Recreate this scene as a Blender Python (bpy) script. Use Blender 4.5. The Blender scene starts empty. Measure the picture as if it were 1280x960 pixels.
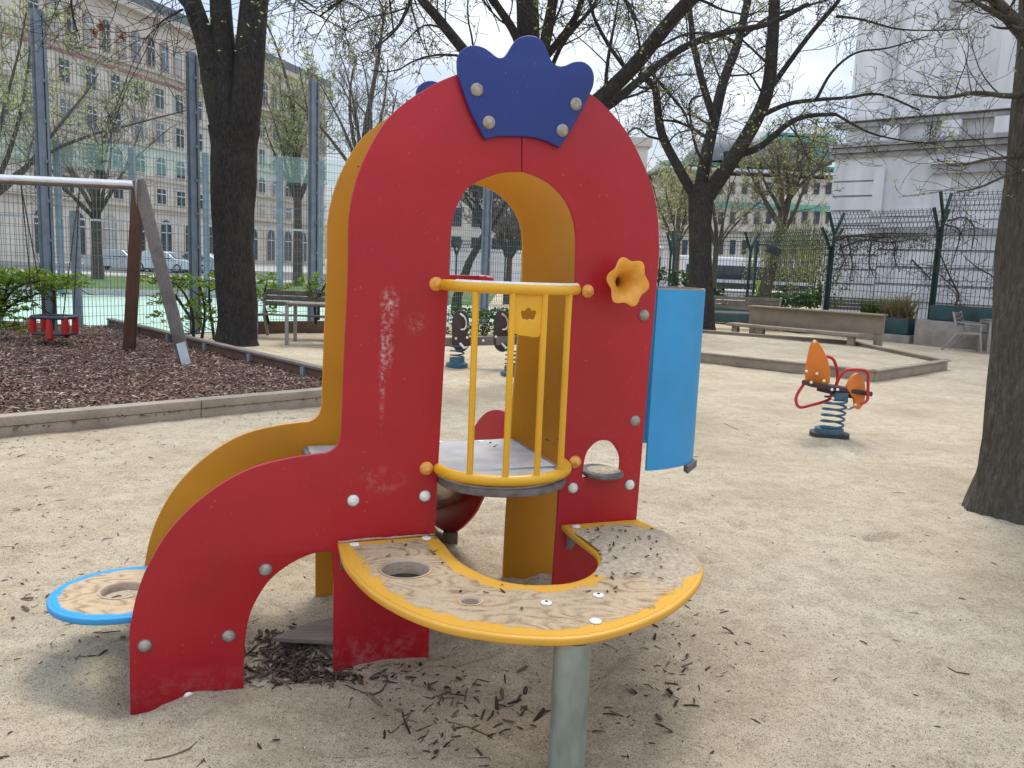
import bpy, bmesh, math, random
import numpy as np
from mathutils import Vector, Matrix, noise, Quaternion
R = math.radians
rng = random.Random(7)
S = bpy.context.scene
COL = S.collection

# ------------------------------------------------------------------ camera
F = 1020.0; H = 1.5
PITCH = R(8.26); ROLL = R(2.35)
CAMR = (Matrix.Rotation(R(90) - PITCH, 3, 'X') @ Matrix.Rotation(ROLL, 3, 'Z'))
CAMP = Vector((0, 0, H))
cd = bpy.data.cameras.new('camera'); cam = bpy.data.objects.new('camera', cd); COL.objects.link(cam)
cam.matrix_world = Matrix.Translation(CAMP) @ CAMR.to_4x4()
cd.sensor_width = 36; cd.lens = 36 * F / 1280; cd.clip_start = .05; cd.clip_end = 2000
S.camera = cam
CAMI = CAMR.inverted()

def ray(px, py):
    return CAMR @ Vector(((px - 640) / F, -(py - 480) / F, -1))
def G(px, py, z=0.0):                     # photo position of a point standing at height z
    d = ray(px, py); t = (z - H) / d.z
    return CAMP + d * t
def D(px, py, Y):                          # point of that sight line at world depth Y
    d = ray(px, py); return CAMP + d * (Y / d.y)
def PL(px, py, o, n):                      # point on the plane through o with normal n
    d = ray(px, py); return CAMP + d * ((o - CAMP).dot(n) / d.dot(n))
def PR(p):
    q = CAMI @ (Vector(p) - CAMP); return (640 + F * q.x / -q.z, 480 - F * q.y / -q.z)

# ------------------------------------------------------------------ materials
def newmat(name):
    m = bpy.data.materials.new(name); m.use_nodes = True
    nt = m.node_tree; b = nt.nodes['Principled BSDF']
    return m, nt, b
def N(nt, t, **kw):
    n = nt.nodes.new(t)
    for k, v in kw.items():
        if k in n.inputs: n.inputs[k].default_value = v
        else: setattr(n, k, v)
    return n
def c4(c): return (c[0], c[1], c[2], 1)
def ramp(nt, fac, stops):
    r = nt.nodes.new('ShaderNodeValToRGB')
    e = r.color_ramp.elements
    while len(e) < len(stops): e.new(.5)
    for el, (p, c) in zip(e, stops): el.position = p; el.color = c4(c) if not isinstance(c, (int, float)) else (c, c, c, 1)
    nt.links.new(fac, r.inputs[0]); return r
def mixc(nt, fac, a, b):
    m = nt.nodes.new('ShaderNodeMix'); m.data_type = 'RGBA'
    for s, v in ((m.inputs[0], fac), (m.inputs[6], a), (m.inputs[7], b)):
        if isinstance(v, (int, float)): s.default_value = v
        elif isinstance(v, tuple): s.default_value = c4(v)
        else: nt.links.new(v, s)
    return m.outputs[2]
def mathn(nt, op, a, b=None, c=None, clamp=False):
    m = nt.nodes.new('ShaderNodeMath'); m.operation = op; m.use_clamp = clamp
    for i, v in enumerate((a, b, c)):
        if v is None: continue
        if isinstance(v, (int, float)): m.inputs[i].default_value = v
        else: nt.links.new(v, m.inputs[i])
    return m.outputs[0]
def coords(nt, scale=(1, 1, 1)):
    t = nt.nodes.new('ShaderNodeTexCoord'); mp = nt.nodes.new('ShaderNodeMapping')
    mp.inputs['Scale'].default_value = scale
    nt.links.new(t.outputs['Object'], mp.inputs[0]); return mp.outputs[0]
def noisen(nt, vec, scale, detail=4, rough=.55):
    n = N(nt, 'ShaderNodeTexNoise', Scale=scale, Detail=detail, Roughness=rough)
    nt.links.new(vec, n.inputs['Vector']); return n.outputs[0]
def bump(nt, b, h, strength=.3, dist=.01):
    n = N(nt, 'ShaderNodeBump', Strength=strength, Distance=dist)
    nt.links.new(h, n.inputs['Height']); nt.links.new(n.outputs[0], b.inputs['Normal']); return n
def pm(name, col, rough=.6, var=.12, scale=6, bmp=0, bscale=None, metal=0, spec=.5, col2=None, stretch=(1, 1, 1), coat=0, bdist=.01):
    m, nt, b = newmat(name)
    v = coords(nt, stretch); n = noisen(nt, v, scale, 5)
    a = tuple(max(0, x * (1 - var)) for x in col); c = col2 or tuple(min(1, x * (1 + var)) for x in col)
    r = ramp(nt, n, [(.35, a), (.65, c)])
    nt.links.new(r.outputs[0], b.inputs['Base Color'])
    rr = mathn(nt, 'MULTIPLY_ADD', n, .25, rough - .12); nt.links.new(rr, b.inputs['Roughness'])
    b.inputs['Metallic'].default_value = metal; b.inputs['Specular IOR Level'].default_value = spec
    b.inputs['Coat Weight'].default_value = coat
    if bmp:
        h = noisen(nt, v, bscale or scale * 4, 6, .65); bump(nt, b, h, bmp, bdist)
    return m
def paint(name, col, rough=.38, wear=(.25, .2, .16), worn=.68, sand=.35, chips=.78):
    # painted board: faint mottling, scratches, dusty blooms and small chips of its own
    m, nt, b = newmat(name); v = coords(nt)
    n1 = noisen(nt, v, 2.2, 6, .6)
    base = ramp(nt, n1, [(.3, tuple(x * .86 for x in col)), (.7, tuple(min(1, x * 1.10) for x in col))]).outputs[0]
    n2 = noisen(nt, v, 5.5, 8, .7)
    dust = ramp(nt, n2, [(worn, 0), (worn + .15, sand)]).outputs[0]
    c = mixc(nt, dust, base, (.5, .42, .36))
    n3 = noisen(nt, v, 46, 3, .5); ch = ramp(nt, n3, [(chips, 0), (chips + .02, 1)]).outputs[0]
    c = mixc(nt, ch, c, wear)
    # scratches : strongly stretched noise
    t = nt.nodes.new('ShaderNodeTexCoord'); mp = nt.nodes.new('ShaderNodeMapping')
    mp.inputs['Rotation'].default_value = (.5, .9, .4); mp.inputs['Scale'].default_value = (90, 4, 60)
    nt.links.new(t.outputs['Object'], mp.inputs[0])
    n4 = N(nt, 'ShaderNodeTexNoise', Scale=1.0, Detail=2); nt.links.new(mp.outputs[0], n4.inputs['Vector'])
    sc = ramp(nt, n4.outputs[0], [(.715, 0), (.75, .13)]).outputs[0]
    c = mixc(nt, sc, c, (.6, .5, .46))
    nt.links.new(c, b.inputs['Base Color'])
    rr = mathn(nt, 'MULTIPLY_ADD', n2, .3, rough - .1); nt.links.new(rr, b.inputs['Roughness'])
    fine = noisen(nt, v, 160, 3); bump(nt, b, fine, .04, .004)
    return m
def woodm(name, a, c, stretch=(1, 12, 12), rough=.75, bmp=.35):
    m, nt, b = newmat(name); v = coords(nt, stretch)
    n = noisen(nt, v, 5, 7, .65); r = ramp(nt, n, [(.3, a), (.55, c), (.75, tuple(x * .8 for x in a))])
    v2 = coords(nt); n2 = noisen(nt, v2, 3, 5); cc = mixc(nt, ramp(nt, n2, [(.45, 0), (.75, .5)]).outputs[0], r.outputs[0], tuple(x * .55 for x in a))
    nt.links.new(cc, b.inputs['Base Color']); b.inputs['Roughness'].default_value = rough
    b.inputs['Specular IOR Level'].default_value = .25
    bump(nt, b, n, bmp, .006); return m
def leafm(name, a, c, trans=.35):
    m, nt, b = newmat(name); v = coords(nt)
    geo = nt.nodes.new('ShaderNodeNewGeometry')
    r = ramp(nt, geo.outputs['Random Per Island'], [(0, a), (1, c)])
    nt.links.new(r.outputs[0], b.inputs['Base Color']); b.inputs['Roughness'].default_value = .6
    tr = nt.nodes.new('ShaderNodeBsdfTranslucent'); nt.links.new(r.outputs[0], tr.inputs[0])
    mx = nt.nodes.new('ShaderNodeMixShader'); mx.inputs[0].default_value = trans
    nt.links.new(b.outputs[0], mx.inputs[1]); nt.links.new(tr.outputs[0], mx.inputs[2])
    nt.links.new(mx.outputs[0], nt.nodes['Material Output'].inputs[0]); return m
M = {}
M['red'] = paint('red paint', (.40, .0065, .015), .36)
M['redmetal'] = paint('red tube paint', (.52, .02, .018), .3, chips=.8)
M['mustard'] = paint('mustard paint', (.53, .235, .006), .42, wear=(.08, .05, .03), sand=.1, chips=.75)
M['yellow'] = paint('yellow tube paint', (.75, .40, .02), .28, wear=(.1, .06, .03), sand=.15, chips=.79)
M['tableyellow'] = paint('table edge paint', (.66, .34, .035), .38, wear=(.2, .14, .08), sand=.2, chips=.76)
M['navy'] = paint('navy paint', (.012, .034, .20), .4, sand=.12, worn=.7)
M['sky'] = paint('light blue paint', (.03, .29, .58), .42, wear=(.1, .3, .45), sand=.12, worn=.66, chips=.8)
M['orange'] = paint('orange paint', (.72, .20, .02), .4, sand=.15)
M['trumpet'] = pm('orange yellow plastic', (.75, .34, .04), .4, .15, 14, .05)
M['cap'] = pm('orange cap plastic', (.78, .36, .07), .42, .15, 40, .05)
M['bolt'] = pm('grey bolt cap', (.34, .30, .25), .45, .25, 60, .1)
M['boltw'] = pm('white bolt cap', (.78, .76, .70), .4, .12, 60, .05)
M['coreedge'] = woodm('bare plywood edge', (.30, .20, .14), (.42, .32, .24), (4, 4, 60))
M['plywood'] = woodm('worn plywood', (.36, .27, .19), (.50, .40, .30), (2, 9, 9), .8, .3)
M['hpl'] = pm('grey anti slip board', (.36, .35, .335), .58, .15, 9, .1, 200)
M['darkhpl'] = pm('dark grey board edge', (.14, .125, .115), .6, .3, 20, .3)
M['galv'] = pm('galvanised steel', (.30, .34, .31), .5, .25, 12, .05, metal=.55, stretch=(1, 1, .4))
M['post'] = pm('grey blue fence post', (.22, .27, .32), .5, .15, 5, .05, metal=.2)
M['wire'] = pm('galvanised wire', (.20, .22, .23), .5, .15, 5, metal=.3)
M['pale'] = pm('pale steel rail', (.5, .53, .55), .4, .1, 5, metal=.3)
M['gwire'] = pm('dark green wire', (.012, .05, .045), .5, .2, 5)
M['greenpost'] = pm('dark green post', (.006, .038, .032), .45, .2, 5)
M['planter'] = pm('dark green planter steel', (.018, .06, .065), .55, .3, 3, .05)
M['steel'] = pm('brushed steel', (.62, .60, .58), .3, .12, 6, metal=.9, stretch=(.2, 6, 6))
M['chain'] = pm('chain steel', (.18, .17, .16), .45, .2, 8, metal=.7)
M['beamw'] = woodm('weathered beam', (.26, .21, .16), (.38, .32, .25))
M['brownw'] = woodm('brown board', (.10, .055, .04), (.17, .10, .075))
M['redwood'] = woodm('reddish post wood', (.075, .04, .027), (.13, .065, .04), (12, 12, 1))
M['greyw'] = woodm('grey post wood', (.10, .085, .075), (.19, .165, .145), (12, 12, 1))
M['benchw'] = woodm('bench timber', (.22, .17, .125), (.33, .27, .20))
M['slat'] = woodm('grey slats', (.15, .12, .10), (.24, .20, .17))
M['grey'] = pm('grey powder coat', (.30, .28, .265), .5, .12, 8)
M['black'] = pm('black rubber', (.03, .03, .032), .6, .3, 12, .1)
M['seatblue'] = pm('dark blue rubber', (.03, .045, .08), .5, .3, 12, .05)
M['darkbrown'] = pm('dark brown board', (.055, .028, .022), .5, .2, 8)
M['spring'] = pm('blue grey spring', (.045, .12, .17), .4, .2, 12)
M['chrome'] = pm('chrome tube', (.7, .7, .7), .25, .08, 6, metal=.9)
M['concrete'] = pm('concrete', (.30, .27, .24), .85, .2, 3, .3)
M['white'] = pm('white body paint', (.55, .66, .68), .3, .05, 3)
M['silver'] = pm('silver car paint', (.45, .48, .5), .3, .08, 3, metal=.3)
M['darkcar'] = pm('dark car paint', (.03, .035, .04), .25, .1, 3)
M['glass'] = pm('dark glass', (.04, .05, .06), .12, .2, 1)
M['tyre'] = pm('tyre', (.02, .02, .02), .7, .2, 8)
M['bus'] = pm('bus white', (.7, .71, .72), .4, .05, 2)
M['lime'] = pm('lime green', (.28, .42, .03), .5, .1, 2)

# ground sand
m, nt, b = newmat('sand'); v = coords(nt)
n1 = noisen(nt, v, .9, 6, .6); n2 = noisen(nt, v, 7, 7, .72); n3 = noisen(nt, v, 210, 3, .7); n6 = noisen(nt, v, 48, 6, .8)
c = ramp(nt, n1, [(.32, (.51, .405, .265)), (.5, (.66, .548, .385)), (.68, (.75, .645, .475))]).outputs[0]
c = mixc(nt, ramp(nt, n2, [(.44, .0), (.68, .7)]).outputs[0], c, (.42, .335, .225))
c = mixc(nt, ramp(nt, n6, [(.37, .75), (.46, 0)]).outputs[0], c, (.29, .23, .165))
c = mixc(nt, ramp(nt, n6, [(.55, 0), (.68, .55)]).outputs[0], c, (.80, .72, .58))
sp = ramp(nt, n3, [(.38, .95), (.45, 0)]).outputs[0]; c = mixc(nt, sp, c, (.17, .135, .10))
sp2 = ramp(nt, n3, [(.62, 0), (.68, .7)]).outputs[0]; c = mixc(nt, sp2, c, (.86, .82, .74))
vo = N(nt, 'ShaderNodeTexVoronoi', Scale=38.0); nt.links.new(v, vo.inputs['Vector'])
pb = ramp(nt, vo.outputs['Distance'], [(.06, .7), (.10, 0)]).outputs[0]; c = mixc(nt, pb, c, (.22, .18, .15))
nt.links.new(c, b.inputs['Base Color']); b.inputs['Roughness'].default_value = .95; b.inputs['Specular IOR Level'].default_value = .12
hh = noisen(nt, v, 16, 9, .82)
hh2 = mathn(nt, 'MULTIPLY_ADD', n6, .6, hh)
bump(nt, b, hh2, .8, .035); M['sand'] = m
# sand without the big variation, for heaps on the table
M['sand2'] = pm('dry sand', (.50, .41, .295), .95, .22, 60, .8, 180, spec=.1)
# chips bed
m, nt, b = newmat('chip floor'); v = coords(nt)
n1 = noisen(nt, v, 30, 6, .8); n2 = noisen(nt, v, 1.2, 4)
c = ramp(nt, n1, [(.35, (.035, .022, .017)), (.5, (.09, .055, .042)), (.68, (.20, .13, .095))]).outputs[0]
nt.links.new(c, b.inputs['Base Color']); b.inputs['Roughness'].default_value = .9
bump(nt, b, n1, 1, .04); M['chipfloor'] = m
def islandm(name, stops, rough=.85):
    m, nt, b = newmat(name); geo = nt.nodes.new('ShaderNodeNewGeometry')
    r = ramp(nt, geo.outputs['Random Per Island'], stops); nt.links.new(r.outputs[0], b.inputs['Base Color'])
    b.inputs['Roughness'].default_value = rough; b.inputs['Specular IOR Level'].default_value = .3; return m
M['chips'] = islandm('bark chips', [(0, (.07, .037, .027)), (.45, (.185, .102, .070)), (.8, (.32, .195, .14)), (.93, (.40, .29, .22)), (1, (.6, .5, .42))])
M['debris'] = islandm('dark bark bits', [(0, (.035, .024, .018)), (.6, (.085, .055, .04)), (1, (.20, .14, .10))])
# bark
def barkm(name, a, c, z=1):
    m, nt, b = newmat(name); v = coords(nt, (12, 12, 3.2)); n = noisen(nt, v, 3.2, 10, .8)
    v2 = coords(nt); n2 = noisen(nt, v2, 2.5, 4)
    cc = ramp(nt, n, [(.32, tuple(x * .45 for x in a)), (.5, a), (.72, c)]).outputs[0]
    cc = mixc(nt, ramp(nt, n2, [(.5, 0), (.72, .45)]).outputs[0], cc, (.10, .105, .07))
    nt.links.new(cc, b.inputs['Base Color']); b.inputs['Roughness'].default_value = .95; b.inputs['Specular IOR Level'].default_value = .15
    bump(nt, b, n, 1, .05); return m
M['bark'] = barkm('dark bark', (.15, .13, .105), (.33, .29, .235))
M['bark2'] = barkm('dark smooth bark', (.052, .047, .045), (.125, .113, .10))
M['bark3'] = barkm('grey brown bark', (.12, .10, .085), (.21, .18, .15))  # background trunks, lightened so the colour carries the haze
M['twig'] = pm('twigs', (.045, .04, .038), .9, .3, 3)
M['twigfar'] = pm('distant twigs', (.19, .165, .14), .9, .2, 3)  # paler than the near twigs, distance haze put into the colour
M['bud'] = leafm('buds', (.16, .20, .05), (.36, .42, .10), .4)
M['leaf'] = leafm('spring leaves', (.10, .20, .012), (.32, .46, .035), .45)
M['leafd'] = leafm('dark leaves', (.03, .07, .012), (.12, .2, .03), .35)
M['leafy'] = leafm('yellow green leaves', (.26, .30, .10), (.50, .53, .22), .5)
M['dryred'] = leafm('brown seed clusters', (.25, .12, .05), (.45, .25, .12), .3)
M['dryvine'] = leafm('dry vine leaves', (.07, .055, .04), (.17, .15, .09), .2)
M['ivy'] = pm('bare vine', (.06, .05, .045), .9, .3, 6)
M['straw'] = leafm('dry grass blades', (.18, .15, .06), (.36, .32, .14), .3)
M['grass'] = pm('grass', (.07, .13, .02), .9, .4, 4, .6, 60)
M['court'] = pm('mint court floor', (.36, .52, .42), .8, .08, 1.2)
M['asphalt'] = pm('asphalt', (.10, .10, .10), .9, .15, 2, .2)
M['paving'] = pm('pale paving', (.38, .36, .33), .9, .1, 1)

# ------------------------------------------------------------------ mesh helpers
class MB:
    def __init__(s): s.v = []; s.f = []
    def add(s, vs, fs):
        o = len(s.v); s.v += [tuple(x) for x in vs]; s.f += [tuple(i + o for i in f) for f in fs]; return s
    def box(s, c, size, rot=None, mtx=None):
        x, y, z = (k / 2 for k in size); vs = [Vector((a, b_, d)) for a in (-x, x) for b_ in (-y, y) for d in (-z, z)]
        if rot is not None: vs = [rot @ q for q in vs]
        vs = [q + Vector(c) for q in vs]
        if mtx is not None: vs = [mtx @ q for q in vs]
        return s.add(vs, [(0, 1, 3, 2), (4, 6, 7, 5), (0, 4, 5, 1), (2, 3, 7, 6), (0, 2, 6, 4), (1, 5, 7, 3)])
    def bar(s, a, b, w, h=None, up=(0, 0, 1)):
        a = Vector(a); b = Vector(b); h = h or w; d = (b - a); L = d.length
        if L < 1e-6: return s
        d /= L; up = Vector(up)
        if abs(d.dot(up)) > .98: up = Vector((0, 1, 0)) if abs(d.y) < .9 else Vector((1, 0, 0))
        x = d.cross(up).normalized() * (w / 2); z = x.cross(d).normalized() * (h / 2)
        vs = [a - x - z, a + x - z, a + x + z, a - x + z, b - x - z, b + x - z, b + x + z, b - x + z]
        return s.add(vs, [(0, 1, 2, 3), (7, 6, 5, 4), (0, 4, 5, 1), (1, 5, 6, 2), (2, 6, 7, 3), (3, 7, 4, 0)])
    def tube(s, pts, rad, n=8, cap=True, closed=False):
        pts = [Vector(p) for p in pts]; K = len(pts)
        if isinstance(rad, (int, float)): rad = [rad] * K
        rings = []; up = None
        for i in range(K):
            if closed: t = pts[(i + 1) % K] - pts[i - 1]
            else: t = pts[min(i + 1, K - 1)] - pts[max(i - 1, 0)]
            if t.length < 1e-9: t = Vector((0, 0, 1))
            t.normalize()
            if up is None: up = Vector((0, 0, 1)) if abs(t.z) < .9 else Vector((1, 0, 0))
            x = t.cross(up)
            if x.length < 1e-5: x = t.orthogonal()
            x.normalize(); y = t.cross(x).normalized(); up = -y
            rings.append([pts[i] + (x * math.cos(2 * math.pi * k / n) + y * math.sin(2 * math.pi * k / n)) * rad[i] for k in range(n)])
        o = len(s.v); s.v += [tuple(q) for r in rings for q in r]
        rngK = K if closed else K - 1
        for i in range(rngK):
            a0 = o + i * n; b0 = o + ((i + 1) % K) * n
            for k in range(n): s.f.append((a0 + k, a0 + (k + 1) % n, b0 + (k + 1) % n, b0 + k))
        if cap and not closed:
            s.f.append(tuple(o + k for k in reversed(range(n)))); s.f.append(tuple(o + (K - 1) * n + k for k in range(n)))
        return s
    def lathe(s, prof, mtx, n=20):            # prof [(r, h)] along local z
        o = len(s.v)
        for r, h in prof:
            for k in range(n):
                a = 2 * math.pi * k / n
                rr = r(a) if callable(r) else r
                s.v.append(tuple(mtx @ Vector((rr * math.cos(a), rr * math.sin(a), h))))
        for i in range(len(prof) - 1):
            for k in range(n):
                a0 = o + i * n; b0 = a0 + n
                s.f.append((a0 + k, a0 + (k + 1) % n, b0 + (k + 1) % n, b0 + k))
        return s
    def prism(s, poly, vec):
        k = len(poly); vec = Vector(vec); o = len(s.v)
        s.v += [tuple(p) for p in poly] + [tuple(Vector(p) + vec) for p in poly]
        s.f.append(tuple(o + i for i in range(k))); s.f.append(tuple(o + k + i for i in reversed(range(k))))
        for i in range(k): s.f.append((o + i, o + k + i, o + k + (i + 1) % k, o + (i + 1) % k))
        return s
    def build(s, name, mat, parent=None, smooth=False, ang=35, bevel=0):
        me = bpy.data.meshes.new(name); me.from_pydata(s.v, [], s.f)
        bm = bmesh.new(); bm.from_mesh(me)
        if bevel:
            bmesh.ops.remove_doubles(bm, verts=bm.verts, dist=1e-5)
            bmesh.ops.recalc_face_normals(bm, faces=bm.faces)
            es = [e for e in bm.edges if len(e.link_faces) == 2 and e.calc_face_angle(0) > R(50)]
            bmesh.ops.bevel(bm, geom=es, offset=bevel, segments=2, affect='EDGES', profile=.5, clamp_overlap=True)
            smooth = True
        else: bmesh.ops.recalc_face_normals(bm, faces=bm.faces)
        bm.to_mesh(me); bm.free()
        return link(name, me, mat, parent, smooth, ang)
def autosmooth(me, ang=35):
    bm = bmesh.new(); bm.from_mesh(me)
    for f in bm.faces: f.smooth = True
    for e in bm.edges:
        e.smooth = not (len(e.link_faces) == 2 and e.calc_face_angle(0) > R(ang))
    bm.to_mesh(me); bm.free()
def link(name, me, mat, parent=None, smooth=False, ang=35):
    if mat is not None:
        for mm in (mat if isinstance(mat, (list, tuple)) else [mat]): me.materials.append(mm if not isinstance(mm, str) else M[mm])
    if smooth: autosmooth(me, ang)
    o = bpy.data.objects.new(name, me); COL.objects.link(o)
    if parent is not None:
        o.parent = parent
        o.matrix_parent_inverse = PW(parent).inverted()
    return o
WORLDM = {}
def PW(o):
    m = Matrix.Identity(4)
    m = o.matrix_basis.copy()
    if o.parent is not None: m = PW(o.parent) @ o.matrix_parent_inverse @ m
    return m
def tag(o, label=None, cat=None, group=None, kind=None):
    if label: o['label'] = label
    if cat: o['category'] = cat
    if group: o['group'] = group
    if kind: o['kind'] = kind
    return o
def thing(name, label, cat, loc=(0, 0, 0), rz=0, group=None):
    o = bpy.data.objects.new(name, None); COL.objects.link(o); o.empty_display_size = .1
    o.location = loc; o.rotation_euler = (0, 0, rz); return tag(o, label, cat, group)
def copy_tree(o, parent=None):
    c = o.copy(); COL.objects.link(c)
    if parent is not None:
        c.parent = parent; c.matrix_parent_inverse = o.matrix_parent_inverse.copy()
    for ch in list(o.children): copy_tree(ch, c)
    return c
def quick(name, v, f, mat, parent=None, smooth=False):   # numpy build, no bmesh
    me = bpy.data.meshes.new(name); v = np.asarray(v, np.float32); f = np.asarray(f, np.int32)
    me.vertices.add(len(v)); me.vertices.foreach_set('co', v.ravel())
    k = f.shape[1]; me.loops.add(f.size); me.loops.foreach_set('vertex_index', f.ravel())
    me.polygons.add(len(f)); me.polygons.foreach_set('loop_start', np.arange(len(f)) * k)
    me.update(calc_edges=True); me.validate()
    if smooth: me.polygons.foreach_set('use_smooth', np.ones(len(f), bool))
    return link(name, me, mat, parent)

def smooth_poly(pts, n=6, closed=True):       # Catmull-Rom; a third element marks a corner
    P = [Vector((p[0], p[1])) for p in pts]; C = [len(p) > 2 and p[2] for p in pts]; K = len(P); out = []
    segs = K if closed else K - 1
    for i in range(segs):
        j = (i + 1) % K
        p0 = P[i - 1] if (not C[i] and (closed or i > 0)) else P[i] * 2 - P[j]
        p3 = P[(j + 1) % K] if (not C[j] and (closed or j < K - 1)) else P[j] * 2 - P[i]
        p1, p2 = P[i], P[j]
        nn = 1 if (C[i] and C[j]) else n
        for k in range(nn):
            t = k / nn
            out.append(.5 * ((2 * p1) + (p2 - p0) * t + (2 * p0 - 5 * p1 + 4 * p2 - p3) * t * t + (3 * p1 - p0 - 3 * p2 + p3) * t ** 3))
    if not closed: out.append(P[-1])
    return out
def panel(name, outlines, mtx, th, mat, parent=None, bev=.004, res=2):
    cu = bpy.data.curves.new('tmp', 'CURVE'); cu.dimensions = '2D'; cu.fill_mode = 'BOTH'
    cu.extrude = max(th / 2 - bev, .0005); cu.bevel_depth = bev; cu.bevel_resolution = res; cu.offset = -bev
    for o in outlines:
        sp = cu.splines.new('POLY'); sp.points.add(len(o) - 1)
        for i, p in enumerate(o): sp.points[i].co = (p[0], p[1], 0, 1)
        sp.use_cyclic_u = True
    ob = bpy.data.objects.new('tmp', cu); COL.objects.link(ob)
    dg = bpy.context.evaluated_depsgraph_get(); dg.update()
    me = bpy.data.meshes.new_from_object(ob.evaluated_get(dg)); me.name = name
    bpy.data.objects.remove(ob); bpy.data.curves.remove(cu)
    me.materials.clear(); me.transform(mtx)
    bm = bmesh.new(); bm.from_mesh(me); bmesh.ops.remove_doubles(bm, verts=bm.verts, dist=2e-4)
    bmesh.ops.recalc_face_normals(bm, faces=bm.faces); bm.to_mesh(me); bm.free()
    return link(name, me, mat, parent, True, 28)
def circ(cx, cy, r, n=32, ry=None):
    return [Vector((cx + r * math.cos(2 * math.pi * k / n), cy + (ry or r) * math.sin(2 * math.pi * k / n))) for k in range(n)]
def frame(o, x, y, z):
    m = Matrix.Identity(4)
    for i, a in enumerate((x, y, z)):
        for j in range(3): m[j][i] = a[j]
    for j in range(3): m[j][3] = o[j]
    return m
def pip(x, y, poly):
    c = False; j = len(poly) - 1
    for i in range(len(poly)):
        a, b_ = poly[i], poly[j]
        if (a[1] > y) != (b_[1] > y) and x < (b_[0] - a[0]) * (y - a[1]) / (b_[1] - a[1]) + a[0]: c = not c
        j = i
    return c
def edist(x, y, poly):
    best = 1e9; j = len(poly) - 1
    for i in range(len(poly)):
        ax, ay = poly[j][0], poly[j][1]; bx, by = poly[i][0], poly[i][1]; dx, dy = bx - ax, by - ay
        L = dx * dx + dy * dy
        t = 0 if L == 0 else max(0, min(1, ((x - ax) * dx + (y - ay) * dy) / L))
        q = (x - ax - t * dx) ** 2 + (y - ay - t * dy) ** 2
        if q < best: best = q
        j = i
    return math.sqrt(best)
# ================================================================== THE PLAY TOWER
ANG = R(20)
U = Vector((math.cos(ANG), math.sin(ANG), 0)); NN = Vector((-math.sin(ANG), math.cos(ANG), 0))   # along the panel, and away from the camera
O1 = D(700, 300, 3.2)                        # a point of the front face
O1 = Vector((O1.x, O1.y, 0)); DEP = .60; TH = .019
Z3 = Vector((0, 0, 1))
def fs(px, py, off=0.0):                     # photo position -> (s, z) on the front face (off = metres towards the camera)
    p = PL(px, py, O1 - NN * off, NN) - O1; return (p.dot(U), p.z)
def FP(s, z, off=0.0): return O1 + U * s + Z3 * z - NN * off
FRONT = frame(O1 + NN * TH / 2, U, Z3, -NN)
BACK = frame(O1 + NN * (DEP + TH / 2), U, Z3, -NN)
tower = thing('play_tower', 'red arched play tower with blue crown, yellow railing and play table', 'play tower', (O1.x, O1.y, 0))

def tr(l, off=0.0):
    return [fs(p[0], p[1], off) + ((p[2],) if len(p) > 2 else ()) for p in l]
s_in = fs(536, 822)[0]; s_l2 = fs(417, 843)[0]; s_l1r = fs(304, 862)[0]; s_l1l = fs(162, 890)[0]
left_px = [(652, 214.5, 1), (627.5, 216), (601, 225), (584, 236), (571, 259), (564.5, 285), (562.6, 320), (561.5, 345), (555, 460), (545, 640), (540, 745)]
left = tr(left_px) + [(s_in, .1, 1), (s_in, -.28, 1), (s_l2, -.28, 1)] + tr([(417, 700), (416, 692), (405, 690), (385.6, 694), (361.6, 706), (337.6, 725), (318.5, 754), (309, 783), (305, 826)]) + \
    [(s_l1r, -.28, 1), (s_l1l, -.28, 1)] + tr([(161.7, 807), (163.6, 778), (172, 740), (186.6, 704), (210.6, 665), (241.8, 632), (280, 603), (318.5, 584), (361.6, 573), (395, 568), (409.5, 566), (421.5, 557.5), (426, 545), (427.5, 520), (431, 430), (435, 340), (435.5, 285), (438, 259), (445.6, 225), (460.6, 187.5), (485, 148), (515, 122), (545, 104), (571, 93), (610, 80), (652, 76, 1)])
left_o = smooth_poly(left, 5)
s_rin = fs(691.5, 725)[0] - .004; s_ro = fs(796, 648)[0]
right = tr([(653, 76, 1), (700, 92), (728, 110), (755, 131), (781, 161), (800, 195), (815, 232.5), (822, 266), (824, 300), (823, 335), (810, 480), (796, 648)]) + [(s_ro - .004, .15, 1), (s_ro - .004, -.28, 1), (s_rin, -.28, 1)] + \
    tr([(691.5, 725), (697, 649), (702, 562), (712, 450), (719, 361), (720.5, 330), (720.5, 292.5), (715.6, 268), (706, 249), (691, 232.5), (672.5, 221), (653, 214.7, 1)])
right_o = smooth_poly(right, 5)
hatch_px = [(728, 597, 1), (731, 575), (736, 562), (748, 551.5), (762, 551.5), (772, 562), (776, 575), (774, 597, 1)]
hatch = smooth_poly(tr(hatch_px), 5)
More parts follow.
